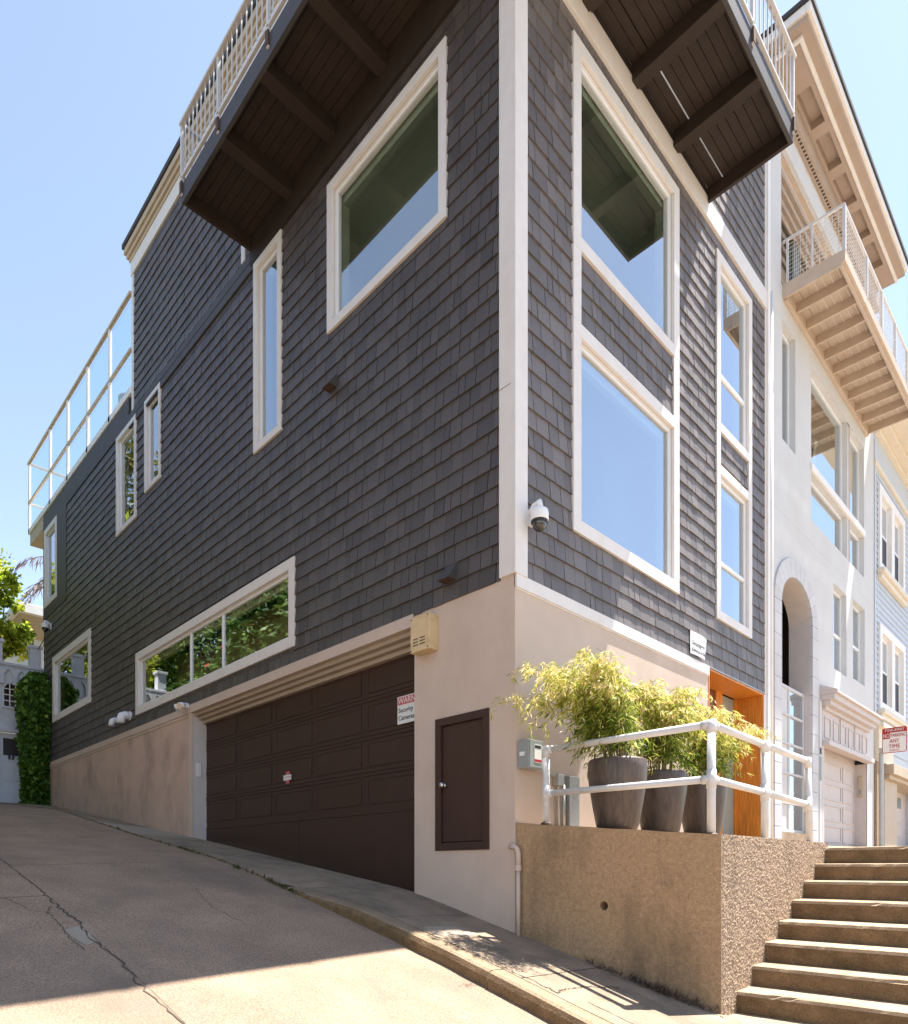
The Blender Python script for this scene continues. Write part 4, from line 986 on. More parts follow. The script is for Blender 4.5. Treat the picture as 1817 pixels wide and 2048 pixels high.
# deep arched passage
AD = .40; mb = MB(); pp = [(AY0, 1.5)] + ai + [(AY1, 1.5)]
for p, q in zip(pp, pp[1:]): mb.quad((-.02, *p), (-.02, *q), (-AD, *q), (-AD, *p))
mb.build('passage_lining', 'nmauve', nb)
mb = MB(); mb.box((-1.9, AY0 - .6, 1.5), (-1.85, AY1 + 1.2, 7.4)); mb.box((-1.85, AY0 - .62, 1.5), (-AD, AY0 - .58, 7.4)); mb.box((-1.85, AY1 + 1.2, 1.5), (-AD, AY1 + 1.24, 7.4)); mb.box((-1.85, AY0 - .6, 7.2), (-AD, AY1 + 1.2, 7.25)); mb.build('vestibule', 'ndark', nb)
mb = MB(); k = 0
for p, q in zip(pp, pp[1:]):
    c = 7.4; 
mb = None
# glazed gate in the arch
gt = MB(); gy0, gy1, gz0, gz1 = AY0 + .005, AY1 - .005, 2.27, 4.99; gx = -.12
for q in ((gy0, gy1, gz1 - .06, gz1), (gy0, gy1, gz0, gz0 + .06), (gy0, gy0 + .05, gz0 + .06, gz1 - .06), (gy1 - .06, gy1, gz0 + .06, gz1 - .06), (8.02, 8.09, gz0 + .06, gz1 - .06)): fbox(gt, 'R', q[0], q[1], gx - .05, gx, q[2], q[3])
gto = gt.build('gate', 'nstone', nb, bevel=.003)
zz = [gz0 + .06, 2.82, 3.37, 3.92, 4.45, gz1 - .06]
for i, (a, b) in enumerate(zip(zz, zz[1:])):
    mb = MB(); fbox(mb, 'R', gy0 + .05, 8.02, gx - .03, gx - .02, a, b); mb.build('panel', 'nwall', gto)
    mb = MB(); q = [FP('R', 8.09, gx - .02, a), FP('R', gy1 - .06, gx - .02, a), FP('R', gy1 - .06, gx - .02, b), FP('R', 8.09, gx - .02, b)]; mb.quad(*q); mb.build('pane', 'pane_blue', gto)
    if i: mb = MB(); fbox(mb, 'R', gy0 + .05, gy1 - .06, gx - .045, gx + .01, a - .02, a + .02); mb.build('glazing_bar', 'nstone', gto)
mb = MB(); fbox(mb, 'R', AY0, AY1, -.6, -.02, 1.5, 2.265); mb.build('threshold', 'step', nb)
mb = MB(); fbox(mb, 'R', gy0, gy1, gx - .3, gx - .29, gz0, gz1); mb.build('gate_backing', 'nmauve', nb)
# windows
for k_, nm in (('slim', ()), ('pic', ()), ('pic2', ()), ('cas', ()), ('cas2', ())):
    window('R', NW[k_], nb, casing='nwall', pane='pane_blue' if k_ != 'slim' else 'pane_blue', rec=.10, sashw=.06, jamb='nmauve', back='room')
mb = MB(); fbox(mb, 'R', 8.86, 12.60, -.16, .03, 9.30, 9.44); mb.build('transom', 'white', nb, bevel=.005)
mb = MB(); fbox(mb, 'R', 11.25, 11.45, -.16, -.02, 8.35, 9.299); fbox(mb, 'R', 11.25, 11.45, -.16, -.02, 9.441, 11.36); mb.build('mullion', 'nmauve', nb)
for k_ in ('d1', 'd2'):
    window('R', NW[k_], nb, casing='nwall', pane='pane_blue', rec=.10, sashw=.05, bars=(6.60 if k_ == 'd1' else 6.68,), back='nmauve', backd=.4)
# fine joint in the render
mb = MB(); fbox(mb, 'R', 6.9, NY1, -.001, .0015, 7.905, 7.911); mb.build('render_joint', 'nmauve', nb)
# garage with a little moulded roof
mb = MB(); fbox(mb, 'R', 9.42, 12.86, -.3, .26, 4.95, 5.06); fbox(mb, 'R', 9.40, 12.90, -.3, .32, 5.062, 5.12); fbox(mb, 'R', 9.46, 12.83, -.3, .18, 4.86, 4.948); fbox(mb, 'R', 9.5, 12.8, -.3, .08, 4.78, 4.858); 
mb.add([(.0, 9.40, 5.26), (.0, 12.90, 5.26), (.32, 12.90, 5.122), (.32, 9.40, 5.122), (0, 9.4, 5.122), (0, 12.9, 5.122)], [(0, 3, 2, 1), (0, 4, 3), (1, 2, 5)]); mb.build('garage_hood', 'nmauve', nb)
fz = MB(); fbox(fz, 'R', 9.5, 12.79, -.34, .02, 4.16, 4.78); fzo = fz.build('garage_frieze', 'nmauve', nb)
for i in range(6):
    a = 9.60 + i * .53 + (.05 if i % 2 else .0); mb = MB()
    for q in ((a, a + .40, 4.64, 4.67), (a, a + .40, 4.24, 4.27), (a, a + .03, 4.27, 4.64), (a + .37, a + .40, 4.27, 4.64)): fbox(mb, 'R', q[0], q[1], .02, .04, q[2], q[3])
    mb.build('panel', 'nmauve', fzo)
for a in (10.64, 11.70): mb = MB(); fbox(mb, 'R', a - .03, a + .03, .02, .05, 4.2, 4.76); mb.build('frieze_post', 'nmauve', fzo)
mb = MB(); fbox(mb, 'R', 9.46, 12.82, -.02, .16, 4.06, 4.158); mb.build('garage_shelf', 'nmauve', nb, bevel=.004)
mb = MB(); fbox(mb, 'R', 9.45, 9.58, -.3, .03, 1.6, 4.158 - .1); mb.build('garage_jamb', 'nmauve', nb)
mb = MB(); fbox(mb, 'R', 12.79, 12.83, -.3, .0, 1.6, 4.06); mb.build('garage_jamb', 'nmauve', nb)
mb = MB(); fbox(mb, 'R', 9.3, 9.44, .0, .03, 1.6, 4.94); mb.build('garage_jamb', 'nwall', nb)
ng = MB(); fbox(ng, 'R', 9.5, 12.79, -.30, -.25, 1.6, 4.158); ngo = ng.build('garage_door', 'nmauve', nb)
for r in range(5):
    z0 = 1.72 + r * .455
    for a, b in ((9.58, 10.36), (10.48, 11.70), (11.82, 12.70)):
        mb = MB()
        for q in ((a, b, z0 + .33, z0 + .36), (a, b, z0, z0 + .03), (a, a + .03, z0 + .03, z0 + .33), (b - .03, b, z0 + .03, z0 + .33)): fbox(mb, 'R', q[0], q[1], -.25, -.232, q[2], q[3])
        mb.build('panel', 'nmauve', ngo, bevel=.004)
ic = thing('intercom', 'pale intercom keypad on the side of the mauve garage opening', 'intercom', (-.12, 12.77, 3.4))
mb = MB(); fbox(mb, 'R', 12.755, 12.789, -.17, -.08, 3.28, 3.78); mb.build('case', 'cream', ic, bevel=.01)
mb = MB(); fbox(mb, 'R', 12.75, 12.756, -.15, -.10, 3.36, 3.46); mb.build('keypad', 'grey', ic)
hnm = thing('house_number_strip', 'narrow dark vertical house number strip with a pale figure above it', 'house number', (.04, 9.32, 3.6))
mb = MB(); fbox(mb, 'R', 9.30, 9.40, .031, .04, 3.35, 3.82); mb.build('strip', 'grey', hnm)
mb = MB(); fbox(mb, 'R', 9.31, 9.39, .031, .045, 3.87, 3.99); mb.build('figure', 'black', hnm)
# top floor opening with sliding doors
mb = MB(); mb.quad((-.46, 7.3, 11.95), (-.46, 12.9, 11.95), (-.46, 12.9, 14.3), (-.46, 7.3, 14.3)); mb.build('sliding_door_glass', 'pane', nb)
mb = MB()
for a in (7.32, 9.2, 9.32, 11.1, 12.82): fbox(mb, 'R', a, a + .08, -.45, -.38, 12.0, 14.2)
mb.build('sliding_door_frame', 'grey', nb)
mb = MB()
for o in (-.1, -.2, -.3, -.4): fbox(mb, 'R', 7.3, 12.9, o - .02, o + .02, 14.24, 14.3)
mb.build('door_track', 'nmauve', nb)
mb = MB(); fbox(mb, 'R', 7.3, 12.9, -.6, -.001, 14.301, 14.34); fbox(mb, 'R', 7.26, 7.299, -.6, -.001, 11.9, 14.3); mb.build('opening_lining', 'nbalc', nb)
mb = MB(); fbox(mb, 'R', 7.0, 13.2, -2.5, -2.4, 11.7, 14.6); mb.build('top_room_wall', 'room', nb)
mb = MB(); fbox(mb, 'R', NY0, NY1, 0, .05, 14.34, 14.74); mb.build('head_beam', 'nwall', nb, bevel=.004)
mb = MB(); fbox(mb, 'R', NY0 + .05, NY1, 0, .14, 14.95, 15.24); mb.build('soffit_beam', 'eave', nb)
# vent strip of small square holes
for i in range(60):
    a = 7.2 + i * .094; mb = MB(); mb.box((.055, a, 14.948), (.10, a + .05, 14.951)); mb.build('vent_hole', 'cracks', nb)
# eave: coffered soffit, mouldings, gutter
EV = link('eave', None, nb, (.3, 10, 15.3)); EZ0, EY0, EY1, EX = 15.26, 6.45, 13.15, .70
cof = [(7.46 + i * 1.03, 8.28 + i * 1.03) for i in range(6)]
cof = [(a + .03, b) for a, b in cof if b < 13.1]
mb = MB(); ts = [EY0 + .25, *[v for c in cof for v in c], EY1]
for i, (a, b) in enumerate(zip(ts, ts[1:])):
    if i % 2 == 0: mb.box((-.0, a, EZ0), (.50, b, EZ0 + .03))
    else:
        mb.box((.0, a, EZ0), (.19, b, EZ0 + .03)); mb.box((.42, a, EZ0), (.50, b, EZ0 + .03)); mb.box((.19, a, EZ0 + .15), (.42, b, EZ0 + .17))
        mb.box((.17, a, EZ0 + .03), (.189, b, EZ0 + .15)); mb.box((.421, a, EZ0 + .03), (.44, b, EZ0 + .15)); mb.box((.19, a - .02, EZ0 + .031), (.42, a - .001, EZ0 + .15)); mb.box((.19, b + .001, EZ0 + .031), (.42, b + .02, EZ0 + .15))
mb.build('soffit', 'eave', EV)
mb = MB(); mb.box((.50, EY0 + .2, EZ0 - .02), (.55, EY1, EZ0 + .10)); mb.box((-.2, EY0 + .2, EZ0 - .02), (.499, EY0 + .25, EZ0 + .10)); mb.build('moulding', 'white', EV, bevel=.004)
mb = MB(); mb.box((.551, EY0 + .05, EZ0 + .04), (.69, EY1, EZ0 + .12)); mb.box((-.2, EY0 + .05, EZ0 + .04), (.55, EY0 + .199, EZ0 + .12)); mb.build('fascia_board', 'eave', EV)
mb = MB(); mb.box((.66, EY0, EZ0 + .12), (.74, EY1 + .02, EZ0 + .26)); mb.box((-.4, EY0, EZ0 + .12), (.659, EY0 + .08, EZ0 + .26)); mb.build('gutter', 'white', EV, bevel=.01)
mb = MB(); mb.box((-8, EY0 - .03, EZ0 + .262), (.77, EY1 + .05, EZ0 + .34)); mb.build('roof', 'roof', EV)
# cantilever balcony
NB_ = link('balcony', None, nb, (.5, 10, 11.8)); BZ, BX, BY0, BY1 = 11.72, .94, 7.37, 12.72
mb = MB(); mb.box((0.002, BY0, BZ), (BX, BY0 + .04, BZ + .25)); mb.build('end_beam', 'nbalc', NB_, bevel=.003)
mb = MB(); mb.box((BX - .04, BY0 + .041, BZ), (BX, BY1, BZ + .2)); mb.box((BX, BY0, BZ + .06), (BX + .05, BY1, BZ + .24)); mb.build('front_beam', 'nbalc', NB_, bevel=.003)
mb = MB(); mb.box((.002, BY0 + .041, BZ - .03), (.07, BY1, BZ + .18)); mb.build('ledger', 'nbalc', NB_, bevel=.003)
nj = 10
for i in range(nj):
    y = BY0 + .5 + i * (BY1 - BY0 - .55) / (nj - 1); mb = MB(); mb.box((.071, y, BZ + .005), (BX - .041, y + .045, BZ + .175)); mb.build('joist', 'nbalc', NB_, bevel=.003)
    if i % 2:
        for x in (.17, .78): mb = MB(); mb.tube([(x, y - .001, BZ + .09), (x, y - .008, BZ + .09)], .016, 8); mb.build('bolt', 'nbalc', NB_)
for i in range(7):
    x = .07 + i * .122; mb = MB(); mb.box((x, BY0 + .041, BZ + .176), (x + .115, BY1, BZ + .205)); mb.build('deck_board', 'nbalc', NB_)
mb = MB(); mb.box((.0, BY0 - .01, BZ + .98), (BX + .05, BY0 + .03, BZ + 1.02)); mb.box((BX + .01, BY0 + .03, BZ + .98), (BX + .05, BY1, BZ + 1.02)); mb.build('top_rail', 'rail', NB_, bevel=.003)
for y in (BY0, 8.72, 9.77, 10.82, 11.87, BY1 - .05): mb = MB(); mb.box((BX + .005, y, BZ + .24), (BX + .055, y + .055, BZ + .979)); mb.build('post', 'rail', NB_)
for x in (.06, .46): mb = MB(); mb.box((x, BY0, BZ + .25), (x + .03, BY0 + .03, BZ + .979)); mb.build('post', 'rail', NB_)
mb = MB(); w_ = .0028
for i in range(1, 10): z = BZ + .25 + i * .073; mb.box((.09, BY0 + .01, z - w_), (BX, BY0 + .01 + 2 * w_, z + w_)); mb.box((BX + .03, BY0 + .06, z - w_), (BX + .03 + 2 * w_, BY1 - .05, z + w_))
for i in range(1, 9): x = .09 + i * .1; mb.box((x - w_, BY0 + .016, BZ + .25), (x + w_, BY0 + .016 + 2 * w_, BZ + .979))
y = BY0 + .12
while y < BY1 - .06: mb.box((BX + .036, y - w_, BZ + .25), (BX + .036 + 2 * w_, y + w_, BZ + .979)); y += .1
tag(mb.build('wire_mesh', 'rail', NB_), kind='stuff')

# ================================================================= blue-grey house beyond
bh = thing('blue_grey_house', 'blue-grey house with lap siding and paired white sash windows beyond the white house', 'house', (0, 17, 1.6))
BY, BE = 13.43, 24.0
BW = {'u': (13.78, 16.40, 8.95, 11.05, .22), 'l': (13.82, 16.45, 5.52, 7.64, .22)}
mb = MB(); grid_wall(mb, 'R', BY, BE, 4.6, 12.2, [(v[0] + .1, v[1] - .1, v[2] + .1, v[3] - .1) for v in BW.values()], -.03)
mb.quad((-.03, BE, 1.5), (-8, BE, 1.5), (-8, BE, 12.2), (-.03, BE, 12.2)); mb.quad((-8, BY, 1.5), (-8, BE, 1.5), (-8, BE, 12.2), (-8, BY, 12.2)); mb.build('wall', 'siding', bh)
z = 5.0; ex = .155
while z < 11.2:
    segs = [(BY + .1, BE)]
    for v in BW.values():
        if v[2] - .1 < z + .08 < v[3] + .02:
            segs = [q for a, b in segs for q in ((a, v[0] - .0), (v[1] + .0, b)) if q[1] - q[0] > .05]
    for a, b in segs:
        mb = MB(); mb.hexa([(-.028, a, z), (.012, a, z), (.012, b, z), (-.028, b, z), (-.028, a, z + ex), (-.012, a, z + ex), (-.012, b, z + ex), (-.028, b, z + ex)]); mb.build('siding_board', 'siding', bh)
    z += ex
mb = MB(); fbox(mb, 'R', BY + .01, BY + .1, -.03, .02, 5.0, 12); mb.build('corner_board', 'siding', bh)
for i, v in enumerate(BW.values()):
    c = (v[0] + v[1]) / 2
    for j, (a, b) in enumerate(((v[0], c), (c, v[1]))):
        wv = (a + (.0 if j == 0 else -.05), b + (.05 if j == 0 else 0), v[2], v[3], .2)
        zm_ = (v[2] + v[3]) / 2 + .0
        wo2 = window('R', wv, bh, casing='white', pane='pane_blue', rec=.05, sashw=.07, bars=(zm_,), o_out=.05 + .002 * j, jamb='cream', back='blind', backd=.25)
        mb = MB(); fbox(mb, 'R', wv[0] + .28, wv[1] - .28, -.058, -.052, v[2] + .28, zm_ - .03); mb.build('insect_screen', 'screen', wo2)
    mb = MB(); fbox(mb, 'R', v[0] - .06, v[1] + .06, .0, .16, v[2] - .12, v[2] - .002); fbox(mb, 'R', v[0] - .02, v[1] + .02, .0, .10, v[2] - .24, v[2] - .122); mb.build('window_sill', 'crownc', bh, bevel=.01)
mb = MB(); fbox(mb, 'R', BY, BE, -.03, .05, 11.35, 11.47); mb.build('string_course', 'crownc', bh, bevel=.006)
mb = MB(); fbox(mb, 'R', BY, BE, -.03, .01, 11.471, 12.1); mb.build('frieze', 'siding', bh)
for o, z0, z1 in ((.12, 12.1, 12.2), (.3, 12.2, 12.32), (1.0, 12.32, 12.45), (1.08, 12.45, 12.7)):
    mb = MB(); fbox(mb, 'R', BY + .02, BE, -.5, o, z0, z1); mb.build('cornice_moulding', 'crownc', bh, bevel=.01)
mb = MB(); fbox(mb, 'R', BY, BE, -8, 1.0, 12.7, 12.75); mb.build('roof', 'roof', bh)
mb = MB(); fbox(mb, 'R', BY + .05, 14.9, -.03, .10, 4.2, 5.0); fbox(mb, 'R', BY + .03, 15.4, -.03, .2, 5.0, 5.12); mb.build('base_cornice', 'crownc', bh, bevel=.01)
mb = MB(); fbox(mb, 'R', BY + .02, 13.95, -.2, .06, 1.6, 4.2); mb.build('pier', 'rough', bh)
mb = MB(); fbox(mb, 'R', 14.2, BE, -.6, .25, 3.95, 4.2); fbox(mb, 'R', 14.25, BE, -.6, .15, 3.85, 3.948); fbox(mb, 'R', 14.3, 15.6, -.6, .03, 1.6, 3.848); mb.build('porch_pier', 'cream', bh, bevel=.008)
g2 = MB(); fbox(g2, 'R', 15.6, 19, -.5, -.45, 1.6, 3.85); g2o = g2.build('garage_door', 'nmauve', bh)
for r in range(5):
    for a in (15.7, 16.6, 17.5): mb = MB(); fbox(mb, 'R', a, a + .8, -.449, -.43, 1.7 + r * .42, 2.0 + r * .42); mb.build('panel', 'nmauve' if r < 4 else 'pane_blue', g2o)
mb = MB(); fbox(mb, 'R', 19, BE, -.6, .0, 1.6, 3.85); fbox(mb, 'R', 13.96, BE, -.62, -.05, 4.201, 5.1); mb.build('lower_wall', 'siding', bh)
# street sign on its pole
sp = thing('tow_away_sign', 'red and white tow-away no parking sign on a galvanised pole above the stairs', 'street sign', (2.2, 4.2, 1.87))
mb = MB(); mb.tube([(2.215, 4.24, 1.8), (2.215, 4.24, 3.06)], .026, 12); mb.build('pole', 'galv', sp)
mb = MB(); mb.box((2.2, 4.195, 3.0), (2.27, 4.22, 3.04)); mb.build('bracket', 'galv', sp)
sx0, sx1, sz0, sz1, sy = 2.235, 2.487, 2.985, 3.285, 4.19
def plate(mb_, x0, x1, z0, z1, y0, y1, r):
    pts = []
    for cx, cz, t0 in ((x1 - r, z1 - r, 0), (x0 + r, z1 - r, 90), (x0 + r, z0 + r, 180), (x1 - r, z0 + r, 270)):
        for i in range(6): t = R(t0 + 18 * i); pts.append((cx + r * math.cos(t), cz + r * math.sin(t)))
    n = len(pts); vs = [(x, y0, z) for x, z in pts] + [(x, y1, z) for x, z in pts]
    mb_.add(vs, [tuple(range(n))[::-1], tuple(n + i for i in range(n))] + [(i, (i + 1) % n, n + (i + 1) % n, n + i) for i in range(n)])
mb = MB(); plate(mb, sx0, sx1, sz0, sz1, sy, sy + .004, .02); mb.build('plate', 'red', sp)
mb = MB(); plate(mb, sx0 + .007, sx1 - .007, sz0 + .008, sz1 - .060, sy - .002, sy - .0005, .012); mb.build('white_field', 'signwhite', sp)
mb = MB(); mb.box((sx0 + .007, sy - .004, sz1 - .130), (sx0 + .080, sy - .0025, sz1 - .060)); mb.build('red_block', 'red', sp)
sc_ = (sx0 + sx1) / 2
def fit(s_, m_, x, z, size, wid, dy):
    o = text(s_, 'lettering', m_, sp, (x, sy - dy, z), (1, 0, 0), (0, 0, 1), size, .001)
    bx_ = max(v.co.x for v in o.data.vertices) - min(v.co.x for v in o.data.vertices); o.scale = (wid / bx_, 1, 1)
fit('TOW-AWAY', 'signwhite', sc_, sz1 - .032, .052, .20, .003); fit('NO', 'signwhite', sx0 + .044, sz1 - .096, .074, .062, .006)
fit('PARKING', 'red', sx0 + .163, sz1 - .096, .060, .148, .004); fit('ANY', 'red', sc_, sz1 - .163, .066, .10, .004); fit('TIME', 'red', sc_, sz1 - .226, .066, .115, .004)
for z in (.022, .032): mb = MB(); mb.box((sc_ - .05, sy - .004, sz0 + z), (sc_ + .05, sy - .0025, sz0 + z + .004)); mb.build('small_print', 'pink', sp)

# ================================================================= end of the alley
XA = -18.0
aw = thing('arcade_house', 'pale blue-grey house front with a pointed blind arcade and garage doors at the alley end', 'house', (XA, -2, 3.3))
WZ = 7.36
wy = (-.83, -.42, 6.19, 6.86)
wy2 = (-2.6, -2.19, 6.19, 6.86)
mb = MB(); ysq = []
hs = [(wy[0], wy[1], wy[2], wy[3]), (wy2[0], wy2[1], wy2[2], wy2[3]), (-3.4, -.36, 3.0, 5.45)]
ts = sorted({-9., 1.1, *[v for h in hs for v in h[:2]]}); zs_ = sorted({2.6, WZ, *[v for h in hs for v in h[2:]]})
for a, b in zip(ts, ts[1:]):
    for c, d in zip(zs_, zs_[1:]):
        if any(h[0] < (a + b) / 2 < h[1] and h[2] < (c + d) / 2 < h[3] for h in hs): continue
        mb.quad((XA, a, c), (XA, b, c), (XA, b, d), (XA, a, d))
mb.quad((XA - .25, -9, WZ), (XA, -9, WZ), (XA, 1.1, WZ), (XA - .25, 1.1, WZ)); mb.build('wall', 'arcade', aw)
mb = MB(); mb.box((XA - .3, -9, WZ - .002), (XA + .05, 1.1, WZ + .07)); mb.build('coping', 'arcade', aw, bevel=.006)
mb = MB(); mb.box((XA + .001, -9, 5.46), (XA + .10, 1.1, 5.56)); mb.build('ledge', 'arcade', aw, bevel=.008)
# blind arcade: a drop band with pointed arch cut-outs
y = -8.9
while y < .9:
    w2 = .20; mb = MB(); n = 8
    top = WZ - .1; spr = WZ - .28; bot = WZ - .55
    arcp = [(y + .06, spr)] + [(y + .06 + (w2 / 2) * (i / n), spr + .14 * math.sin(i / n * math.pi / 2)) for i in range(1, n)] + [(y + .06 + w2 / 2, spr + .17)]
    arcp += [(2 * (y + .06 + w2 / 2) - p, q) for p, q in arcp[-2::-1]]
    pts = [(y, top), (y, spr), *arcp, (y + .32, spr), (y + .32, top)]
    for p, q in zip(pts[1:-1], pts[2:-1]):
        if q[0] - p[0] > 1e-6: mb.add([(XA + .075, p[0], p[1]), (XA + .075, q[0], q[1]), (XA + .075, q[0], top), (XA + .075, p[0], top)], [(0, 1, 2, 3)]); mb.add([(XA + .075, p[0], p[1]), (XA, p[0], p[1]), (XA, q[0], q[1]), (XA + .075, q[0], q[1])], [(0, 1, 2, 3)])
    mb.box((XA + .001, y + .262, bot), (XA + .075, y + .378, spr - .001)); mb.build('blind_arch', 'arcade', aw)
    y += .32
for a in (-.86 - .28, -.19, -2.3, -3.6):
    mb = MB(); mb.box((XA - .27, a, WZ + .07), (XA + .01, a + .27, 7.98)); mb.box((XA - .31, a - .04, 7.98), (XA + .05, a + .31, 8.06)); mb.build('pier', 'arcade', aw, bevel=.006)
for wv in (wy, wy2):
    f = MB()
    f.box((XA + .001, wv[0] - .05, wv[2] - .06), (XA + .05, wv[1] + .05, wv[2] - .001)); fo = f.build('arched_window', 'arcade', aw)
    mb = MB(); n = 10; cy = (wv[0] + wv[1]) / 2; rr = (wv[1] - wv[0]) / 2; spr = wv[3] - rr
    a_ = [(cy - rr * math.cos(math.pi * i / n), spr + rr * math.sin(math.pi * i / n)) for i in range(n + 1)]
    for p, q in zip(a_, a_[1:]): mb.quad((XA, *p), (XA, *q), (XA, q[0], wv[3]), (XA, p[0], wv[3]))
    mb.build('arch_infill', 'arcade', fo)
    for k in range(1, 3): yy = wv[0] + (wv[1] - wv[0]) * k / 3; mb = MB(); mb.box((XA - .03, yy - .012, wv[2]), (XA - .005, yy + .012, wv[3])); mb.build('window_bar', 'white', fo)
    for k in range(1, 4): zz_ = wv[2] + (wv[3] - wv[2]) * k / 4; mb = MB(); mb.box((XA - .028, wv[0], zz_ - .012), (XA - .007, wv[1], zz_ + .012)); mb.build('window_bar', 'white', fo)
mb = MB(); mb.box((XA - .55, -3.4, 5.7), (XA - .5, .2, 7.2)); mb.box((XA - .5, .15, 5.7), (XA - .01, .2, 7.2)); mb.box((XA - .5, -3.4, 7.15), (XA - .01, .2, 7.2)); mb.build('dark_room', 'ndark', aw)
dr = MB(); dr.box((XA - .15, -3.4, 2.9), (XA - .1, -.36, 5.45)); dro = dr.build('garage_door', 'wood_shed', aw)
for i in range(5):
    a = -.92 - i * .55 + .02
    for z0, z1, m in ((3.45, 3.98, 'wood_shed'), (4.10, 4.66, 'wood_shed'), (4.82, 5.30, 'screen')):
        mb = MB(); mb.box((XA - .099, a + .06, z0), (XA - .085, a + .47, z1)); mb.build('door_light' if m == 'screen' else 'panel', m, dro, bevel=.004)
for a in (-.40, -.97, -1.5, -2.05): mb = MB(); mb.box((XA - .099, a - .03, 3.2), (XA - .08, a + .06, 5.4)); mb.build('stile', 'wood_shed', dro)
np_ = thing('number_plate', 'small navy number plate on the pale blue garage door at the alley end', 'number plate', (XA, -.66, 4.78))
mb = MB(); mb.box((XA - .084, -.72, 4.71), (XA - .074, -.57, 4.84)); mb.build('plate', 'navy', np_)
text('2', 'lettering', 'signwhite', np_, (XA - .072, -.645, 4.775), (0, 1, 0), (0, 0, 1), .12, .001)
# ivy column
iv = thing('ivy', 'tall column of dark green ivy climbing between the alley wall and the dark house', 'ivy', (-17.6, .05, 3.4))
rg = np.random.default_rng(61); P = []; D = []; SH = []
for _ in range(12000):
    z = rg.uniform(3.3, 7.05); a = rg.uniform(-2.7, 1.4); k = 1 if z < 6.75 else max(.35, 1 - (z - 6.75) * 2)
    if z < 5.2: k *= .84
    wob = k * (1 + .14 * math.sin(z * 7 + a * 3) * math.sin(a * 3 + z * 3) + rg.normal() * .11)
    n = np.array([math.cos(a), math.sin(a), 0]); P.append((-17.15 + n[0] * .5 * wob, -.16 + n[1] * .40 * wob, z)); D.append(n * .5 + np.array([0, 0, -.9]) + rg.normal(size=3) * .35); SH.append(.35 + rg.normal() * .22 + (.3 if rg.random() < .05 else 0) + (z - 5) * .03)
leaves('leaves', P, .12, 'ivy', iv, asp=.85, seed=62, shade=np.array(SH), dirs=D)['kind'] = 'stuff'
mb = MB(); mb.tube([(-17.6, .12, 3.2), (-17.62, .1, 5), (-17.6, .14, 6.8)], [.06, .05, .03], 7); mb.build('stem', 'bark', iv)

# trees
def blob_tree(name, label, cat, base, h, crown, nleaf, size, m, seed, group=None, asp=.55, trunk=.12, droop=.3, squash=1., clump=.33):
    t = thing(name, label, cat, base, group); rg = np.random.default_rng(seed); b = np.array(base)
    pts = [b + np.array([0, 0, 0]), b + np.array([.1, .05, h * .3]), b + np.array([.0, .1, h * .55]), b + np.array([.05, 0, h * .8])]
    mb = MB(); mb.tube([tuple(p) for p in pts], [trunk, trunk * .8, trunk * .5, trunk * .2], 9); mb.build('trunk', 'bark', t, smooth=True)
    P = []; SH = []; D = []
    cc = [np.array(c[:3]) for c in crown]
    for c in crown:
        c0, r = np.array(c[:3]), c[3]
        mb = MB(); mb.tube([tuple(pts[2]), tuple((pts[2] + c0) / 2 + rg.normal(size=3) * .1), tuple(c0)], [trunk * .35, trunk * .2, trunk * .08], 6); mb.build('branch', 'bark', t)
    nc = max(8, nleaf // 90); tot = sum(c[3] ** 2 for c in crown)
    for c in crown:
        c0, r = np.array(c[:3]), c[3]; k = max(5, int(nc * c[3] ** 2 / tot))
        for _ in range(k):
            d = rg.normal(size=3); d /= np.linalg.norm(d); d[2] *= squash; q = c0 + d * r * rg.uniform(.45, 1.05); s = r * clump * rg.uniform(.6, 1.3); cs = rg.normal() * .12
            n_ = int(nleaf / nc)
            x = rg.normal(size=(n_, 3)) * s * .5; P.append(q + x); SH.append(np.full(n_, .42 + cs) + rg.normal(size=n_) * .18 + d[2] * .12); D.append(x * .6 / max(s, .01) + d * .4 + np.array([0, 0, -droop]))
    P = np.concatenate(P); leaves('crown', P, size, m, t, asp=asp, seed=seed + 1, shade=np.concatenate(SH), dirs=np.concatenate(D))['kind'] = 'stuff'
    return t
blob_tree('leafy_tree', 'sunlit yellow-green leafy tree rising behind the pale arcade wall', 'tree', (-19.6, -.9, 3.5), 7.4,
          [(-19.4, -.52, 9.85, .5), (-19.4, -.42, 9.1, .55), (-19.4, -.2, 8.45, .42), (-19.5, -1.1, 9.9, .8), (-19.4, -.7, 8.3, .5), (-19.4, -1.9, 9.2, 1.0), (-19.4, -2.6, 8.6, .9)], 8000, .13, 'leaf', 71, asp=.8)
for q, (bx_, by_, hh_, lb) in enumerate(((-26.0, -5.2, 20.4, 'tallest dark green conifer, mirrored in the leftmost of the two narrow windows'), (-22.6, -5.4, 18.3, 'shorter conifer, mirrored in the lower half of the right narrow window'), (-28.5, -2.9, 14.6, 'broad conifer beyond the alley end, mirrored in the farthest corner window'))):
    blob_tree('conifer', lb, 'tree', (bx_, by_, 3.8), hh_ - 5, [(bx_, by_, 3.8 + (hh_ - 3.8) * u, 1.9 * (1.15 - u * .75)) for u in (.25, .4, .55, .7, .82, .93)], 9000, .34, 'conifer', 73 + q * 4, 'conifers across the alley', asp=.3, trunk=.3, droop=.4)
bushes = [((-15.5, -6.3, 2.9), 'large flowering hedge shrub across the alley, mirrored in the strip window', 'bush', 13000), ((-12.0, -6.4, 2.6), 'dense green hedge shrub across the alley, nearest the street corner', 'bush', 11000), ((-19.0, -5.9, 3.4), 'tall hedge shrub across the alley, farthest from the street corner', 'bush', 11000), ((-21.0, -3.4, 3.5), 'loose yellow-green shrub rising behind the pale wall at the alley end', 'leaf', 7000)]
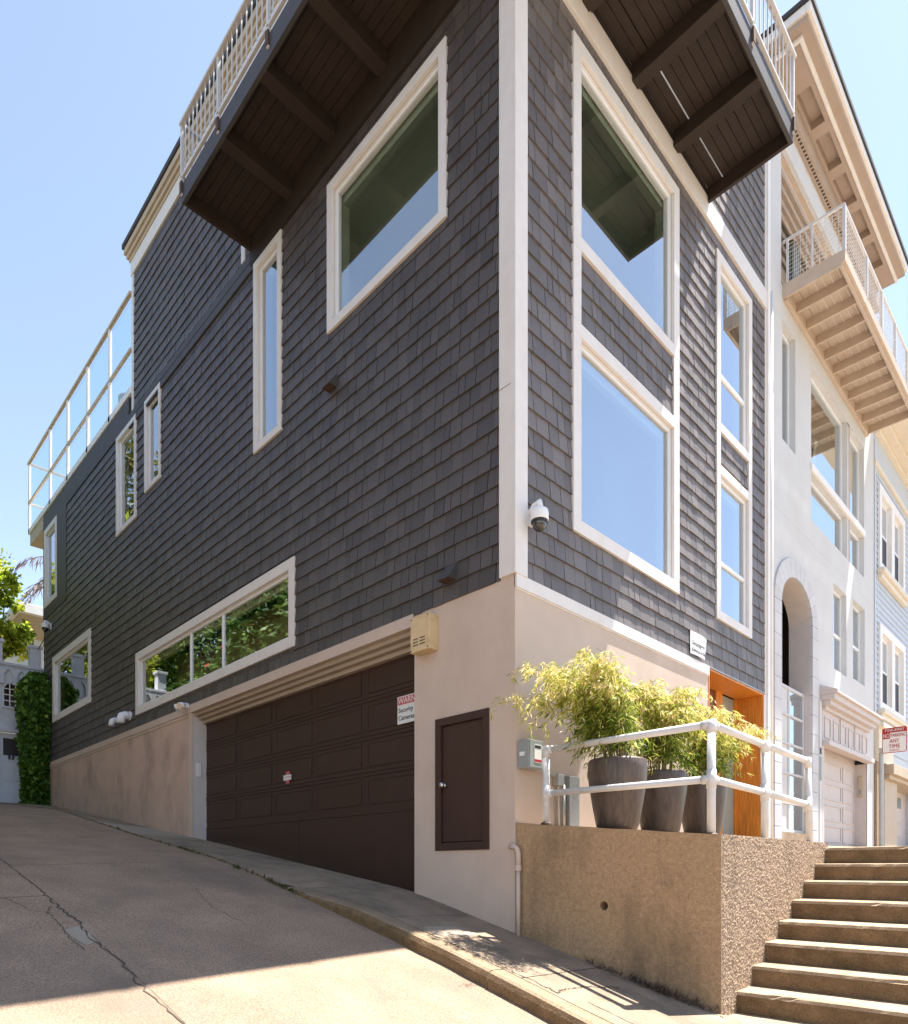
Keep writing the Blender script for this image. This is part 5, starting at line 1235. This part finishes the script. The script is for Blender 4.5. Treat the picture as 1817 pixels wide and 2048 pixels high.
for i, (b, lb, m_, n_) in enumerate(bushes):
    blob_tree('hedge_shrub', lb, 'shrub', b, 5.5, [(b[0], b[1], b[2] + 2, 1.7), (b[0] + .9, b[1], b[2] + 3.8, 1.6), (b[0] - .9, b[1] + .2, b[2] + 4.4, 1.7), (b[0], b[1], b[2] + 6.2, 1.8), (b[0] + .3, b[1], b[2] + 8.2, 1.6), (b[0] - .8, b[1] - .2, b[2] + 7.2, 1.5)], n_, .26, m_, 80 + i * 3, 'shrubs across the alley', asp=.45, clump=.42)
rg = np.random.default_rng(5); P = rg.normal(size=(60, 3)) * np.array([.9, .7, 1.6]) + np.array([-15.3, -5.3, 6.6])
tag(leaves('red_blossom', P, .22, 'flower', asp=.8, seed=3), 'scattered red blossoms on the hedge shrub across the alley', 'flowers', kind='stuff')
# dry palm fronds behind the roofs
pm = thing('palm_tree', 'palm with brown dry hanging fronds behind the flat white roof', 'palm tree', (-30, 5.2, 4))
mb = MB(); mb.tube([(-30, 5.2, 4), (-30, 5.15, 9), (-30, 5.1, 14.2)], [.35, .28, .25], 12); mb.build('trunk', 'bark', pm, smooth=True)
rg = np.random.default_rng(91)
for k, (ey, ez, dx, mid) in enumerate(((2.05, 14.9, .5, 1.0), (1.85, 12.6, .8, 1.35), (2.2, 13.6, -.8, 1.2), (8.2, 14, .3, 1.0), (8, 12.8, 1.0, 1.2), (4.5, 12.2, 2.6, 1.0), (5.6, 16.5, .2, .3))):
    a, c = np.array([-30., 5.1, 14.2]), np.array([-30. + dx, ey, ez]); P = []; D = []; pts = []
    for i in range(15):
        u = i / 14; p = a + (c - a) * u + np.array([0, 0, mid * math.sin(u * math.pi)]); pts.append(tuple(p))
        if u > .12:
            for s_ in range(9): q = p + rg.normal(size=3) * .05; P.append(q); D.append((c - a) / np.linalg.norm(c - a) * .5 + np.array([rg.normal() * .45, rg.normal() * .2, -.9]))
    mb = MB(); mb.tube(pts, [.05 * (1 - .8 * i / 14) for i in range(15)], 5); fo = mb.build('frond', 'bark', pm)
    lv = leaves('leaflets', P, .62, 'palm', fo, asp=.07, seed=92 + k, dirs=D); lv['kind'] = 'stuff'
# flat-roofed white building behind
mh = thing('flat_roofed_house', 'white flat-roofed modern house with a projecting roof slab behind the alley wall', 'house', (-25, 3, 4))
mb = MB(); mb.box((-33, 1.2, 4), (-24.6, 9, 10.2)); mb.build('wall', 'white', mh)
mb = MB(); mb.box((-34, .55, 10.72), (-23.3, 10, 11.05)); mb.build('roof_slab', 'white', mh, bevel=.01)
mb = MB(); mb.hexa([(-33, 1.2, 10.2), (-24.6, 1.2, 10.2), (-24.6, 9, 10.2), (-33, 9, 10.2), (-33.8, .7, 10.715), (-23.5, .7, 10.715), (-23.5, 9.8, 10.715), (-33.8, 9.8, 10.715)]); mb.build('soffit', 'cream', mh)
for a in (2.0, 4.5): mb = MB(); mb.box((-24.6, a, 7.0), (-24.56, a + 1.5, 9.3)); mb.build('window', 'pane_blue', mh)
wr = thing('service_cable', 'thin black cable sagging from the pale wall to the dark house', 'cable', (-17.5, .1, 8))
mb = MB(); mb.tube([(-17.9, -.02, 7.95), (-17.7, .08, 8.2), (-17.4, .15, 8.62)], .012, 6); mb.tube([(-17.4, .13, 8.6), (-17.5, .1, 7.6), (-17.55, .05, 7.0)], .01, 6) if False else None; mb.build('cable', 'black', wr)

oh = thing('added_shading_house', 'dull olive house with white windows, added out of view to shade the alley facade', 'house', (-6, -8.6, .5))  # added house out of view, cuts sky light on the alley facade
mb = MB(); OX0, OX1, OY = -14.5, -1.2, -8.6
whs = [(x, x + 1.3, z, z + 1.7) for x in (-13.2, -10.6, -8.0, -5.4, -2.9) for z in (5.2, 8.4)]
ts = sorted({OX0, OX1, *[v for h in whs for v in h[:2]]}); zz = sorted({-1., 11.6, *[v for h in whs for v in h[2:]]})
for a, b in zip(ts, ts[1:]):
    for c, d in zip(zz, zz[1:]):
        if not any(h[0] < (a + b) / 2 < h[1] and h[2] < (c + d) / 2 < h[3] for h in whs): mb.quad((a, OY, c), (a, OY, d), (b, OY, d), (b, OY, c))
mb.quad((OX1, OY, -1), (OX1, OY, 11.6), (OX1, -18, 11.6), (OX1, -18, -1)); mb.quad((OX0, OY, -1), (OX0, -18, -1), (OX0, -18, 11.6), (OX0, OY, 11.6)); mb.quad((OX0, -18, -1), (OX1, -18, -1), (OX1, -18, 11.6), (OX0, -18, 11.6)); mb.build('wall', 'olive', oh)
mb = MB(); mb.box((OX0 - .3, -18, 11.6), (OX1 + .3, OY + .4, 11.9)); mb.build('roof', 'roof', oh)
mb = MB(); mb.box((OX0 - .1, OY, 11.2), (OX1 + .1, OY + .2, 11.598)); mb.build('cornice', 'white', oh)
for h in whs:
    mb = MB(); k = .1
    for q in ((h[0] - k, h[1] + k, h[3], h[3] + k), (h[0] - k, h[1] + k, h[2] - k, h[2]), (h[0] - k, h[0], h[2], h[3]), (h[1], h[1] + k, h[2], h[3]), (h[0], h[1], (h[2] + h[3]) / 2 - .03, (h[2] + h[3]) / 2 + .03)): mb.box((q[0], OY - .02, q[2]), (q[1], OY + .05, q[3]))
    wo_ = mb.build('window', 'white', oh); mb = MB(); mb.quad((h[0], OY - .06, h[2]), (h[0], OY - .06, h[3]), (h[1], OY - .06, h[3]), (h[1], OY - .06, h[2])); mb.build('pane', 'pane_blue', wo_)
    mb = MB(); mb.box((h[0] - .1, OY - .6, h[2] - .1), (h[1] + .1, OY - .5, h[3] + .1)); mb.build('curtain', 'room', wo_)
for x in (-12.5, -6.8):
    mb = MB(); mb.box((x, OY + .01, .3), (x + 2.6, OY + .05, 3.9 if x < -8 else 3.2)); gdx = mb.build('garage_door', 'garage', oh)
    for i in range(4):
        mb = MB(); mb.box((x + .12 + i * .62, OY + .051, 2.3), (x + .62 + i * .62, OY + .07, 3.0)); mb.build('panel', 'garage', gdx)
